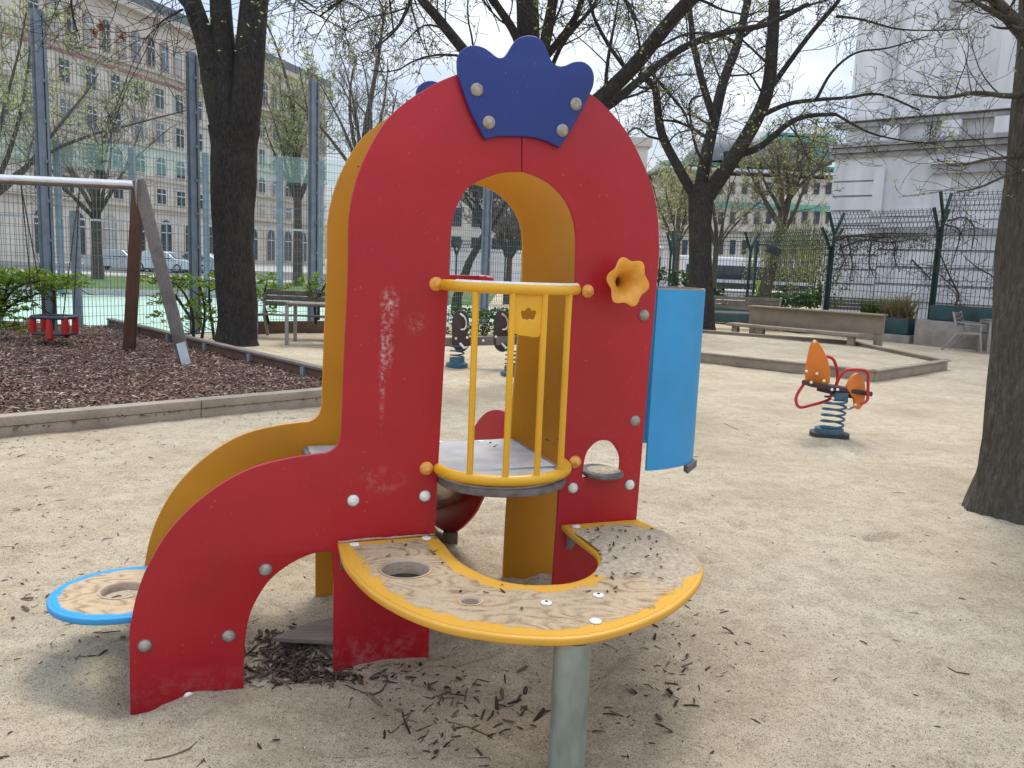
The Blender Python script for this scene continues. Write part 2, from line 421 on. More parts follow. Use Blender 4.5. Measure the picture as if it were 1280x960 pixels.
def scuffed():
    m = M['red'].copy(); m.name = 'scuffed red paint'; nt = m.node_tree; b = nt.nodes['Principled BSDF']
    col = b.inputs['Base Color'].links[0].from_socket; v = coords(nt); last = col
    for px, py, wx, wz, pw in ((487, 380, .045, .07, .95), (484, 428, .03, .14, .8), (478, 460, .014, .26, .62), (520, 405, .05, .05, .25), (590, 330, .10, .12, .18), (480, 600, .10, .06, .3), (240, 860, .35, .09, .12), (470, 815, .35, .10, .22)):
        q = FP(*fs(px, py)); mp = nt.nodes.new('ShaderNodeVectorMath'); mp.operation = 'SUBTRACT'; nt.links.new(v, mp.inputs[0]); mp.inputs[1].default_value = q
        ml = nt.nodes.new('ShaderNodeVectorMath'); ml.operation = 'MULTIPLY'; nt.links.new(mp.outputs[0], ml.inputs[0]); ml.inputs[1].default_value = (1 / wx, 1 / wx, 1 / wz)
        ln = nt.nodes.new('ShaderNodeVectorMath'); ln.operation = 'LENGTH'; nt.links.new(ml.outputs[0], ln.inputs[0])
        inv = mathn(nt, 'SUBTRACT', 1.0, ln.outputs['Value'], clamp=True)
        n = noisen(nt, v, 60 if wx < .08 else 22, 6, .75); rr_ = ramp(nt, n, [(.46, 0), (.66, 1)]).outputs[0]
        f = mathn(nt, 'MULTIPLY', mathn(nt, 'MULTIPLY', inv, rr_), pw * 1.15, clamp=True); last = mixc(nt, f, last, (.62, .50, .46))
    nt.links.new(last, b.inputs['Base Color']); return m
M['redscuff'] = scuffed()
tag(panel('front_panel', [left_o], FRONT, TH, 'redscuff', tower, .003), 'red panel half with stepped stair curve and arch leg')
tag(panel('front_panel', [right_o, hatch], FRONT, TH, 'red', tower, .003), 'right red panel half with a small hatch')
tag(panel('back_panel', [left_o], BACK, TH, 'mustard', tower, .003), 'mustard yellow rear panel half with stair curve')
tag(panel('back_panel', [right_o], BACK, TH, 'mustard', tower, .003), 'mustard yellow rear panel half without curve')
# crowns
crown_z = [(512, 200), (520, 175), (540, 157), (570, 150), (600, 158), (625, 175), (645, 190), (665, 190), (680, 175), (695, 150), (715, 127), (745, 118), (775, 122), (797, 140), (812, 170), (825, 200), (845, 218), (870, 218), (900, 206), (930, 205), (955, 222), (967, 250), (965, 285), (950, 320), (915, 390), (880, 450), (853, 492, 1), (800, 468), (750, 457), (700, 455), (650, 455), (605, 465, 1), (560, 380), (530, 300), (515, 250)]
crown = smooth_poly([fs(380 + p[0] / 2.667, p[1] / 2.667, .022) + ((1,) if len(p) > 2 else ()) for p in crown_z], 4)
panel('crown', [crown], frame(O1 - NN * .0125, U, Z3, -NN), .021, 'navy', tower, .0045)
panel('crown', [crown], frame(O1 + NN * (DEP + TH + .012), U, Z3, -NN), .021, 'navy', tower, .0045)
# bolts
def dome(px, py, r, off, mat, name='bolt', nose=0, flat=.5):
    p = PL(px, py, O1 - NN * off, NN)
    fr = frame(p, U, Z3, -NN)
    prof = [(r * 1.0, -.001), (r * 1.0, r * .12), (r * .92, r * .3 * flat * 2), (r * .7, r * .62 * flat * 2), (r * .55, r * .7 * flat * 2)]
    if nose: prof += [(r * .45, r * .75), (r * .42, r * .95), (r * .25, r * 1.1), (.0001, r * 1.13)]
    else: prof += [(r * .5, r * .64 * flat * 2), (r * .3, r * .78 * flat * 2), (.0001, r * .82 * flat * 2)]
    return MB().lathe(prof, fr, 20).build(name, M[mat], tower, True, 50)
for x, y in ((596, 112), (720, 130), (611, 153), (703, 163)): dome(x, y, .0235, .0235, 'bolt', flat=.35)
for x, y in ((805, 394), (794, 526), (181, 807), (286, 795), (332, 712)): dome(x, y, .0215, 0, 'bolt')
for x, y in ((441.5, 625.5), (531, 620), (716, 610), (787, 606)): dome(x, y, .0215, 0, 'boltw')
for x, y in ((236, 871), (482, 832)): dome(x, y, .018, .012, 'boltw')
for x, y in ((545, 355), (734.5, 364), (533, 585.5), (718.5, 577.5)): tag(dome(x, y, .0265, 0, 'cap', 'rail_cap', 1), 'orange domed cap of the railing')
# small dark washers behind bolts
for x, y in ((441.5, 625.5), (531, 620), (716, 610), (787, 606), (332, 712), (286, 795), (181, 807), (805, 394), (794, 526)):
    p = PL(x, y, O1, NN); MB().lathe([(.0001, .0012), (.0245, .0012), (.0245, 0)], frame(p, U, Z3, -NN), 18).build('washer', M['darkhpl'], tower)

# trumpet flower
tc = PL(768, 352, O1, NN); lob = lambda base, amp: (lambda a: base * (1 + amp * math.cos(6 * a + .9)))
prof = [(.030, 0), (.026, .02), (.030, .045), (lob(.045, .03), .07), (lob(.066, .07), .088), (lob(.086, .10), .098), (lob(.090, .10), .102), (lob(.086, .10), .104), (lob(.064, .07), .094), (lob(.042, .03), .076), (.026, .05), (.018, .02), (.016, .0), (.0001, .0)]
ax = (-NN + U * .08 + Z3 * .02).normalized(); xx = Z3.cross(ax).normalized()
MB().lathe(prof, frame(tc, xx, ax.cross(xx), ax), 72).build('speaking_trumpet', M['trumpet'], tower, True, 60)
pf = frame(tc + ax * .012, xx, ax.cross(xx), ax); g = MB()
for a in range(6): g.bar(pf @ Vector((0, 0, 0)), pf @ Vector((.017 * math.cos(a), .017 * math.sin(a), .006)), .0035)
g.build('trumpet_grille', M['darkbrown'], tower)

# platform height from its front rim, opening width in s
sL = fs(548, 575)[0]; sR = fs(703, 575)[0]; zP = fs(700, 580)[1] - .03
print('tower', 'sL', sL, 'sR', sR, 'zP', zP, 'legL', s_l1l, 'sRo', s_ro, 'ztop', fs(652, 76)[1])
sc = (sL + sR) / 2; sa = (sR - sL) / 2; BUL = .23
def arc(a, k=1.0, e=0): return FP(sc + (sa + e) * math.cos(a), 0, (BUL + e) * math.sin(a) * k)
s_st = fs(398, 565)[0]
plat = []
for k in range(25):
    a = math.pi * k / 24; q = (sc + (sa - .002) * math.cos(a), -(BUL + .01) * math.sin(a)); plat.append(Vector(q))
plat += [Vector((sL + .002, .03)), Vector((s_st, .03)), Vector((s_st, DEP - .004)), Vector((sR + .02, DEP - .004)), Vector((sR + .02, .024)), Vector((sR - .002, .024))]
PLM = lambda z: frame(O1 + Z3 * z, U, NN, Z3)
pf = panel('platform', [plat], PLM(zP - .012), .030, 'darkhpl', tower, .006)
ins = []
for k in range(25):
    a = math.pi * k / 24; ins.append(Vector((sc + (sa - .03) * math.cos(a), -(BUL - .03) * math.sin(a))))
ins += [Vector((sL + .03, .05)), Vector((s_st + .02, .05)), Vector((s_st + .02, DEP - .02)), Vector((sR - .01, DEP - .02)), Vector((sR - .01, .05)), Vector((sR - .03, .05))]
panel('deck_plate', [ins], PLM(zP + .0065), .005, 'hpl', pf, .001, 1)
for x, y in ((549, 553), (601, 552)):
    p = G(x, y, zP + .009); MB().lathe([(.016, 0), (.014, .004), (.0001, .006)], Matrix.Translation(p), 14).build('deck_screw', M['boltw'], pf, True, 50)
# bits of bark on the deck : own stuff object later
# railing
rail = MB(); AR = [math.pi * k / 28 for k in range(29)]
zT = fs(562, 356)[1]; zB = zP + .035
pts = [arc(a) + Z3 * zT for a in AR]; rail.tube(pts, .021, 12)
for e in (0, -1):
    rail.tube([pts[e], pts[e] + U * (.03 if e == 0 else -.03) - NN * -.004], .021, 10)
rl = rail.build('railing', M['yellow'], tower, True, 50)
rb = MB().tube([arc(a) + Z3 * zB for a in AR], .021, 12).build('bottom_rail', M['yellow'], rl, True, 50)
MB().tube([arc(a, 1, .004) + Z3 * (zT + .0165) for a in AR[3:-4]], .0085, 6).build('worn_strip', M['boltw'], rl, True)
def solve(px, z):
    lo, hi = .02, math.pi - .02
    for _ in range(40):
        mid = (lo + hi) / 2
        if PR(arc(mid) + Z3 * z)[0] > px: lo = mid
        else: hi = mid
    return (lo + hi) / 2
bars = [solve(x, zT - .1) for x in (594, 640, 680, 710)]
for a in bars:
    p = arc(a); MB().tube([p + Z3 * (zB + .005), p + Z3 * (zT - .005)], .0125, 10).build('bar', M['yellow'], rl, True)
a0, a1 = bars[1], bars[2]; p0 = arc(a0); p1 = arc(a1)
xx = (p1 - p0).normalized(); w = (p1 - p0).length; yy = Z3; zz = xx.cross(yy)
plate = smooth_poly([(.006, zT - .02, 1), (w - .006, zT - .02, 1), (w - .008, zT - .15), (w * .75, zT - .172), (w * .5, zT - .168), (w * .25, zT - .165), (.01, zT - .158, 1)], 4)
cz = [(400, 625), (408, 618), (418, 620), (424, 612), (437, 603), (448, 612), (456, 618), (468, 615), (475, 625), (470, 642), (462, 658), (440, 655), (434, 663), (426, 657), (410, 655)]
kx = .105 / 100 * (w / .115)
cut = smooth_poly([(w / 2 + (x - 437) * .00078, zT - .088 - (y - 632) * .00078) for x, y in cz], 3)
panel('emblem_plate', [plate, cut], frame(p0, xx, yy, zz), .006, 'yellow', rl, .0015, 1)
# red cross board inside the back opening
b0 = PL(560, 352, O1 + NN * (DEP - .03), NN); b1 = PL(674, 357, O1 + NN * (DEP - .03), NN)
g = MB(); g.bar(FP(sL - .05, zT + .012, -(DEP - .012)), FP(sR - .16, zT + .012, -(DEP - .012)), .03, .034)
g.tube([FP(sR - .20, zT + .012, -(DEP - .012)), FP(sR - .13, zT + .006, -(DEP - .012))], .022, 8)
g.build('rear_grab_rail', M['red'], tower, bevel=.004)

# hatch ledge
hc = (fs(729, 596)[0] + fs(779, 596)[0]) / 2; hw = .085; zl = fs(750, 592)[1]
ell = [Vector((hc + hw * math.cos(a), (-.075 if math.sin(a) > 0 else -.13) * math.sin(a))) for a in [2 * math.pi * k / 28 for k in range(28)]]
panel('hatch_ledge', [ell], PLM(zl), .022, 'darkhpl', tower, .008)
g = MB(); g.lathe([(.0001, 0), (.07, 0), (.055, .003), (.0001, .010)], Matrix.Translation(FP(hc + .01, zl + .011, -.02)), 18)
g.build('ledge_sand', M['sand2'], tower, True)

# blue half tube on the right side
sE = fs(822, 362)[0] + .004; zt0 = fs(822, 362)[1]; zt1 = fs(805, 589)[1]
hr = DEP / 2 + .003; tub = MB(); tub_top = []
def htube(r0, r1, z0, z1):
    mb = MB(); K = 28; ring = []
    for z in (z0, z1):
        for r in (r0, r1):
            for k in range(K + 1):
                a = -math.pi / 2 + math.pi * k / K
                ring.append(O1 + NN * (DEP / 2 + TH / 2 + math.sin(a) * r) + U * (sE + math.cos(a) * r * 1.22) + Z3 * z)
    n1 = K + 1; f = []
    for k in range(K):
        f += [(n1 + k, n1 + k + 1, 3 * n1 + k + 1, 3 * n1 + k), (k, 2 * n1 + k, 2 * n1 + k + 1, k + 1), (2 * n1 + k, 3 * n1 + k, 3 * n1 + k + 1, 2 * n1 + k + 1), (k, k + 1, n1 + k + 1, n1 + k)]
    f += [(0, n1, 3 * n1, 2 * n1), (K, 2 * n1 + K, 3 * n1 + K, n1 + K)]
    return mb.add(ring, f)
sp_ = htube(hr - .008, hr + .004, zt1, zt0).build('curved_side_panel', M['sky'], tower, True, 50)
htube(hr - .007, hr + .003, zt0 + .0005, zt0 + .006).build('bare_top_edge', M['coreedge'], sp_)
q = FP(sE + .225, zt1 - .006, -.14)
g = MB(); g.prism([FP(sE + .22, zt1 - .001, -.03), FP(sE + .335, zt1 - .001, -.14), FP(sE + .345, zt1 - .001, -.26), FP(sE + .325, zt1 - .001, -.22), FP(sE + .23, zt1 - .001, -.08)], (0, 0, -.03))
g.build('lower_bracket', M['darkhpl'], tower)

# play table -------------------------------------------------------
zTab = (fs(425, 675)[1] + fs(790, 650)[1]) / 2; print('table z', zTab)
def tb(px, py): q = G(px, py, zTab) - O1; return (q.dot(U), q.dot(NN))
to = [(421.6, 676, 1), (428.8, 701), (440.7, 718), (457.5, 735), (481.5, 751.7), (515, 768.5), (558, 783), (606, 792), (654, 797), (711.6, 798), (759.5, 791), (807.5, 775.6), (841, 759), (865, 739.7), (878, 720.5), (878, 706), (865, 689), (846, 675), (822, 660.6), (798, 648.6, 1), (699.6, 654, 1), (711.6, 665), (730.8, 680), (745, 692), (747.5, 703.7), (742.8, 713), (731, 721.5), (711.6, 727.7), (687.6, 730), (659, 730), (630, 726), (606, 718), (587, 708.5), (570, 696.5), (556, 680), (542.4, 666, 1)]
tp = [tb(p[0], p[1]) + ((1,) if len(p) > 2 else ()) for p in to]
tp = [(p[0], min(p[1], -.0015)) + tuple(p[2:]) if len(p) > 2 else p for p in tp]
# the four corners at the panel sit right against it
tp = [((p[0], -.0015, 1) if (len(p) > 2) else p) for p in tp]
tab_o = smooth_poly(tp, 6)
h1 = tb(507, 711); h2 = tb(588, 751)
e1 = (tb(538, 711)[0] - tb(476, 711)[0]) / 2
hole1 = circ(h1[0], h1[1], .082, 36); hole2 = circ(h2[0], h2[1], .030, 24)
tabm = PLM(zTab - .013)
table = panel('play_table', [tab_o, hole1, hole2], tabm, .026, 'tableyellow', tower, .009, 3)
tag(table, 'C shaped yellow table top worn to bare wood')
# worn top sheet : paint, bare wood and sand by distance from the edge
def worn_sheet(name, outer, holes, z, step, margin, hm, parent, mats):
    xs = [p[0] for p in outer]; ys = [p[1] for p in outer]
    nx = int((max(xs) - min(xs)) / step) + 2; ny = int((max(ys) - min(ys)) / step) + 2
    vid = {}; vs = []; ed = []; fs_ = []
    for j in range(ny):
        for i in range(nx):
            x = min(xs) + i * step; y = min(ys) + j * step
            if not pip(x, y, outer): continue
            d = edist(x, y, outer)
            if d < margin: continue
            hd = min([math.hypot(x - hx, y - hy) - hr_ for hx, hy, hr_ in holes] or [9])
            if hd < hm: continue
            vid[i, j] = len(vs); vs.append((x, y, 0)); ed.append((d, hd))
    for (i, j), a in vid.items():
        b_, c_, d_ = vid.get((i + 1, j)), vid.get((i + 1, j + 1)), vid.get((i, j + 1))
        if None not in (b_, c_, d_): fs_.append((a, b_, c_, d_))
    me = bpy.data.meshes.new(name); me.from_pydata([tuple(PLM(z) @ Vector(v_)) for v_ in vs], [], fs_)
    at = me.attributes.new('edge', 'FLOAT', 'POINT'); at.data.foreach_set('value', [e[0] for e in ed])
    at = me.attributes.new('rim', 'FLOAT', 'POINT'); at.data.foreach_set('value', [e[1] for e in ed])
    return link(name, me, mats, parent, True)
def wornm(name, paintc, w0, wv, sandy):
    m, nt, b = newmat(name)
    at = nt.nodes.new('ShaderNodeAttribute'); at.attribute_name = 'edge'
    v = coords(nt); n = noisen(nt, v, 9, 8, .72); n5 = noisen(nt, v, 55, 4, .6)
    d = mathn(nt, 'MULTIPLY_ADD', n, wv, at.outputs['Fac'])
    d = mathn(nt, 'MULTIPLY_ADD', n5, wv * .22, d)
    fac = ramp(nt, mathn(nt, 'SUBTRACT', d, w0 + wv * .6 - .5), [(.498, 0), (.504, 1)]).outputs[0]
    vr = coords(nt, (1, 2.6, 1)); nr_ = noisen(nt, vr, 2.1, 2.0, .4)
    wv_ = mathn(nt, 'SINE', mathn(nt, 'MULTIPLY_ADD', nr_, 115.0, mathn(nt, 'MULTIPLY', n5, 2.0)))
    wood = ramp(nt, mathn(nt, 'MULTIPLY_ADD', wv_, .5, .5), [(0, (.25, .165, .09)), (.3, (.40, .285, .17)), (1, (.49, .365, .225))]).outputs[0]
    blot = noisen(nt, v, 13, 6, .7); wood = mixc(nt, ramp(nt, blot, [(.38, 1), (.56, 0)]).outputs[0], wood, (.46, .35, .22))
    n2 = noisen(nt, v, 5, 6, .7)
    wood = mixc(nt, ramp(nt, n2, [(.46, 0), (.66, sandy)]).outputs[0], wood, (.49, .385, .25))
    n3 = noisen(nt, v, 11, 5, .6); wood = mixc(nt, ramp(nt, n3, [(.58, 0), (.72, .55)]).outputs[0], wood, (.17, .115, .08))
    n4 = noisen(nt, v, 120, 3, .6); wood = mixc(nt, ramp(nt, n4, [(.60, 0), (.68, .7)]).outputs[0], wood, (.16, .12, .09))
    pc = mixc(nt, ramp(nt, noisen(nt, v, 14, 6, .7), [(.60, 0), (.72, .6)]).outputs[0], paintc, (.45, .36, .22))
    c = mixc(nt, fac, pc, wood); nt.links.new(c, b.inputs['Base Color'])
    b.inputs['Roughness'].default_value = .7; b.inputs['Specular IOR Level'].default_value = .25
    hgt = mathn(nt, 'MULTIPLY_ADD', fac, -1.2, n4); hgt = mathn(nt, 'MULTIPLY_ADD', n5, .6, hgt); bump(nt, b, hgt, .5, .003); return m
M['worntable'] = wornm('worn table top', (.64, .335, .04), .062, .15, .7)
M['wornblue'] = wornm('worn blue step', (.03, .29, .58), .038, .06, .25)
worn_sheet('worn_surface', tab_o, [(h1[0], h1[1], .082), (h2[0], h2[1], .030)], zTab + .0006, .0065, .012, .010, table, M['worntable'])
for (cx, cy, rr, zd) in ((h1[0], h1[1], .082, .035), (h2[0], h2[1], .030, .02)):
    mm = PLM(zTab - zd) @ Matrix.Translation((cx, cy, 0))
    cup = MB().lathe([(rr + .009, zd - .002), (rr + .011, zd + .002), (rr + .004, zd + .0025), (rr - .002, zd - .004), (rr - .003, -.012)], mm, 40).build('hole_rim', M['plywood'], table, True, 40)
# bowl below the big hole: brown sand caught inside
mm = PLM(zTab - .10) @ Matrix.Translation((h1[0], h1[1], 0))
MB().lathe([(.088, .074), (.086, .0), (.0001, -.004)], mm, 36).build('hole_bowl', M['darkhpl'], table, True, 40)
MB().lathe([(.084, .002), (.05, .018), (.0001, .008)], mm, 30).build('bowl_sand', M['sand2'], table, True, 60)
for x, y in ((443, 681), (533, 673), (720, 658.5), (683, 754), (748, 744.5), (744.5, 777)):
    p = G(x, y, zTab + .002); MB().lathe([(.0185, 0), (.0175, .004), (.012, .006), (.0001, .0065)], Matrix.Translation(p), 20).build('table_screw', M['boltw'], table, True, 40)
    if (x, y) in ((683, 754), (748, 744.5)): MB().lathe([(.005, 0), (.005, .0078), (.0001, .0078)], Matrix.Translation(p), 10).build('screw_core', M['black'], table)
# steel pipe leg
pc = (D(718, 815, (G(718, 800, zTab)).y + .02)); pp = Vector((G(719, 798, zTab).x, G(719, 798, zTab).y + .064, 0))
pl = MB().tube([pp + Z3 * z for z in (-.1, .2, zTab - .028)], .0550, 28).build('steel_leg', M['galv'], table, True)
# angle brackets on the panel
for sx in (fs(424, 700)[0] + .003, tp[20][0] + .025):
    g = MB(); g.prism([FP(sx, zTab - .028, .002), FP(sx, zTab - .028, .07), FP(sx, zTab - .11, .002)], U * .028)
    g.build('bracket', M['galv'], table)
# hidden lower red boards : the inner right leg of the front panel is part of the panel itself

# blue round step
zS = .235; cS = G(150, 750, zS); q = cS - O1; cu_, cn_ = q.dot(U), q.dot(NN)
cn_ = DEP / 2 - .03; cS2 = O1 + U * cu_ + NN * cn_
rS = .25
st = [Vector((cu_ + rS * math.cos(a), cn_ + rS * math.sin(a))) for a in [math.pi / 2 + math.pi * k / 24 for k in range(25)]]
st += [Vector((cu_ + .34, cn_ - rS)), Vector((cu_ + .34, cn_ + rS))]
step = panel('step', [st, circ(cu_, cn_, .075, 32)], PLM(zS - .013), .026, 'sky', tower, .008, 3)
tag(step, 'round light blue step with a hole')
MB().lathe([(.084, -.0005), (.085, .003), (.078, .0035), (.073, -.002), (.072, -.028)], PLM(zS) @ Matrix.Translation((cu_, cn_, 0)), 40).build('hole_rim', M['plywood'], step, True, 40)
worn_sheet('worn_surface', st, [(cu_, cn_, .075)], zS + .0006, .0065, .0105, .002, step, M['wornblue'])
# small white disc on the sand, visible through the hole of the step
mm = Matrix.Translation(G(137, 757, .03)); MB().lathe([(.06, 0), (.058, .006), (.0001, .010)], mm, 20).build('white_disc', M['boltw'], step, True)
# dark spacer brackets between the two panels near the steps
for (sx, z) in ((fs(181, 807)[0], fs(181, 807)[1]), (fs(286, 795)[0], fs(286, 795)[1]), (fs(332, 712)[0], fs(332, 712)[1])):
    MB().tube([FP(sx, z, -TH - .001), FP(sx, z, -DEP + .001)], .017, 12).build('spacer_rod', M['galv'], tower, True)
# sand level board between legs
g = MB(); g.prism([G(340, 802, .02), G(420, 806, .02), G(420, 775, .02), G(385, 783, .02)], (0, 0, .015)); g.build("ground_board", M["slat"], tower)

# slide behind
a_ = PL(648, 540, O1 + NN * (DEP + TH), NN); a_.z = 0; e_ = G(556, 668); dv = (e_ - a_); dv.z = 0; L = dv.length; dv.normalize()
nv = Vector((-dv.y, dv.x, 0))                 # plane normal of the slide side wall
def sl(px, py):
    p = PL(px, py, a_, nv) - a_; return (p.dot(dv), p.z)
print('slide dir', dv, L)
prof_px = [(648, 560, 1), (648, 528, 1), (640, 520), (628, 513), (615, 513), (604, 520), (594, 534), (585, 555), (568, 590), (552, 625), (530, 655), (505, 662, 1), (505, 676, 1), (548, 672), (572, 664), (592, 645), (603, 625), (612, 606), (628, 588), (640, 575)]
sw = smooth_poly([sl(p[0], p[1]) + ((1,) if len(p) > 2 else ()) for p in prof_px], 4)
zmin = .02; sw = [Vector((p[0], max(p[1], zmin))) for p in sw]
slide = panel('slide', [sw], frame(a_, dv, Z3, dv.cross(Z3)), .018, 'red', tower, .004)
tag(slide, 'red slide going down behind the tower')
panel('slide_wall', [sw], frame(a_ + nv * .44, dv, Z3, dv.cross(Z3)), .018, 'red', slide, .004)
bed = [(0, zP), (.06, zP - .01), (.2, zP - .10), (.38, zP - .30), (.55, zP - .46), (.70, .17), (.85, .10), (1.02, .09)]
bed = smooth_poly(bed, 4, False); g = MB(); vs = []
for p in bed:
    for k in (0.01, .43):
        vs.append(a_ + dv * p[0] + Z3 * p[1] + nv * k)
n_ = len(bed); vs2 = [v_ - Z3 * .006 for v_ in vs]
fsx = [(2 * i, 2 * i + 1, 2 * i + 3, 2 * i + 2) for i in range(n_ - 1)]
g.add(vs, fsx); g.add(vs2, fsx); g.build('slide_bed', M['steel'], slide, True)
g = MB(); g.bar(e_ - dv * .1 + Z3 * -.02 + nv * .02, e_ - dv * .1 + Z3 * .05 + nv * .02, .08, .05); g.build('slide_foot', M['darkhpl'], slide)

# sand lying on the table (separate loose stuff)
vs = []; fs_ = []; vid = {}; xs = [p[0] for p in tab_o]; ys = [p[1] for p in tab_o]; stp = .009
c0 = tb(800, 690)
for j in range(int((max(ys) - min(ys)) / stp) + 2):
    for i in range(int((max(xs) - min(xs)) / stp) + 2):
        x = min(xs) + i * stp; y = min(ys) + j * stp
        if not pip(x, y, tab_o): continue
        d = edist(x, y, tab_o)
        if d < .006 and y < -.03: continue
        if math.hypot(x - h1[0], y - h1[1]) < .11: continue
        n_ = noise.noise(Vector((x * 9, y * 9, 1))) + .5 * noise.noise(Vector((x * 28, y * 28, 3)))
        r = math.hypot((x - c0[0]) / .30, (y - c0[1]) / .30)
        edge = 0 if y > -.22 else 1
        h = .030 * (1 - r) + .006 * n_ * 1.4
        if y > -.035 and x < tp[-1][0] + .01: h = max(h, .004 + .005 * n_)
        h = min(h, .002 + d * .6) if y < -.02 else h
        if h < -.006: continue
        vid[i, j] = len(vs); vs.append(tuple(PLM(zTab + .0015) @ Vector((x, y, h))))
for (i, j), a in vid.items():
    b_, c_, d_ = vid.get((i + 1, j)), vid.get((i + 1, j + 1)), vid.get((i, j + 1))
    if None not in (b_, c_, d_): fs_.append((a, b_, c_, d_))
me = bpy.data.meshes.new('sand_heap'); me.from_pydata(vs, [], fs_)
tag(link('sand_heap', me, 'sand2', None, True, 80), 'grey sand heaped on the right half of the yellow play table', 'sand', kind='stuff')
# ================================================================== GROUND
def axis(lo, hi, a, b_, fine, grow=1.12):
    out = list(np.arange(a, b_ + 1e-6, fine)); s = fine; x = b_
    while x < hi: s *= grow; x += s; out.append(min(x, hi))
    s = fine; x = a; pre = []
    while x > lo: s *= grow; x -= s; pre.append(max(x, lo))
    return np.array(pre[::-1] + out)
gx = axis(-500, 500, -2.7, 3.3, .019, 1.11); gy = axis(-60, 900, 1.55, 5.2, .019, 1.06)
mounds = []
def mound(p, h, r): mounds.append((p.x, p.y, h, r))
lp_ = [(163, 890), (200, 878), (236, 867), (270, 862), (304, 862), (418, 843), (450, 832), (482, 825), (536, 822)]
RM = .20; lw = [FP(*fs(x, y)) for x, y in lp_]      # sand line along the feet of the front panel
A_ = np.array([[math.exp(-((p.x - q.x) ** 2 + (p.y - q.y) ** 2) / (RM * RM) * 1.6) for q in lw] for p in lw]); z_ = np.array([p.z for p in lw])
wt = np.linalg.solve(A_.T @ A_ + .03 * np.eye(len(lw)), A_.T @ z_); print('leg sand z', z_.round(3), wt.round(3))
for p, h in zip(lw, wt): mound(p, float(h), RM)
mound(FP(s_rin + .1, 0), .05, .25); mound(G(1250, 660), .05, .6); mound(G(1035, 552), .05, .35)
mound(G(570, 470), .03, .5); mound(G(635, 478), .03, .5)
vs = np.zeros((len(gy), len(gx), 3), np.float32)
for j, y in enumerate(gy):
    fy = 1 if 1 < y < 14 else 0
    for i, x in enumerate(gx):
        z = 0.0
        if y < 25 and abs(x) < 14 and y > 0:
            f = min(1, max(0, (25 - y) / 8)); 
            z = f * (.016 * noise.noise(Vector((x * 2.1, y * 2.1, .3))) + .013 * noise.noise(Vector((x * 5.5, y * 5.5, 5))))
            if 1.4 < y < 6 and abs(x) < 4:
                z += .0095 * noise.noise(Vector((x * 14, y * 14, 9))) + .0055 * noise.noise(Vector((x * 34, y * 34, 2)))
        vs[j, i] = (x, y, z)
nx, ny = len(gx), len(gy)
GXX, GYY = np.meshgrid(gx, gy)
for mx, my, mh, mr in mounds: vs[:, :, 2] += mh * np.exp(-((GXX - mx) ** 2 + (GYY - my) ** 2) / (mr * mr) * 1.6)
fr_ = np.random.RandomState(14)
for _ in range(150):                        # old footprints: shallow oval dips with a pushed-up rim
    fx_, fy_, fa = fr_.uniform(-3.2, 4.2), fr_.uniform(1.7, 7.5), fr_.uniform(0, 3.14)
    u_ = (GXX - fx_) * math.cos(fa) + (GYY - fy_) * math.sin(fa); w_ = -(GXX - fx_) * math.sin(fa) + (GYY - fy_) * math.cos(fa)
    q_ = (u_ / .11) ** 2 + (w_ / .045) ** 2; dp = fr_.uniform(.008, .020)
    vs[:, :, 2] += np.where(q_ < 9, -dp * np.exp(-q_ * q_ * .7) + dp * .55 * np.exp(-(np.sqrt(np.minimum(q_, 99)) - 1.45) ** 2 * 5), 0)
idx = np.arange(nx * ny).reshape(ny, nx)
sm = lambda t_: np.clip(t_, 0, 1) ** 2 * (3 - 2 * np.clip(t_, 0, 1))
vs[:, :, 2] -= 1.15 * sm((GXX - 4.5) / 1.5) * sm((16 - GXX) / 2) * sm((GYY - 30.5) / 2) * sm((41 - GYY) / 2.5)   # sunken street parking
f = np.stack([idx[:-1, :-1], idx[:-1, 1:], idx[1:, 1:], idx[1:, :-1]], -1).reshape(-1, 4)
ground = quick('ground', vs.reshape(-1, 3), f, 'sand', None, True); tag(ground, kind='structure')
GZ = vs[:, :, 2]
def gz(x, y):
    i = int(np.clip(np.searchsorted(gx, x) - 1, 0, nx - 2)); j = int(np.clip(np.searchsorted(gy, y) - 1, 0, ny - 2))
    a = (x - gx[i]) / (gx[i + 1] - gx[i]); b_ = (y - gy[j]) / (gy[j + 1] - gy[j])
    return float(GZ[j, i] * (1 - a) * (1 - b_) + GZ[j, i + 1] * a * (1 - b_) + GZ[j + 1, i] * (1 - a) * b_ + GZ[j + 1, i + 1] * a * b_)

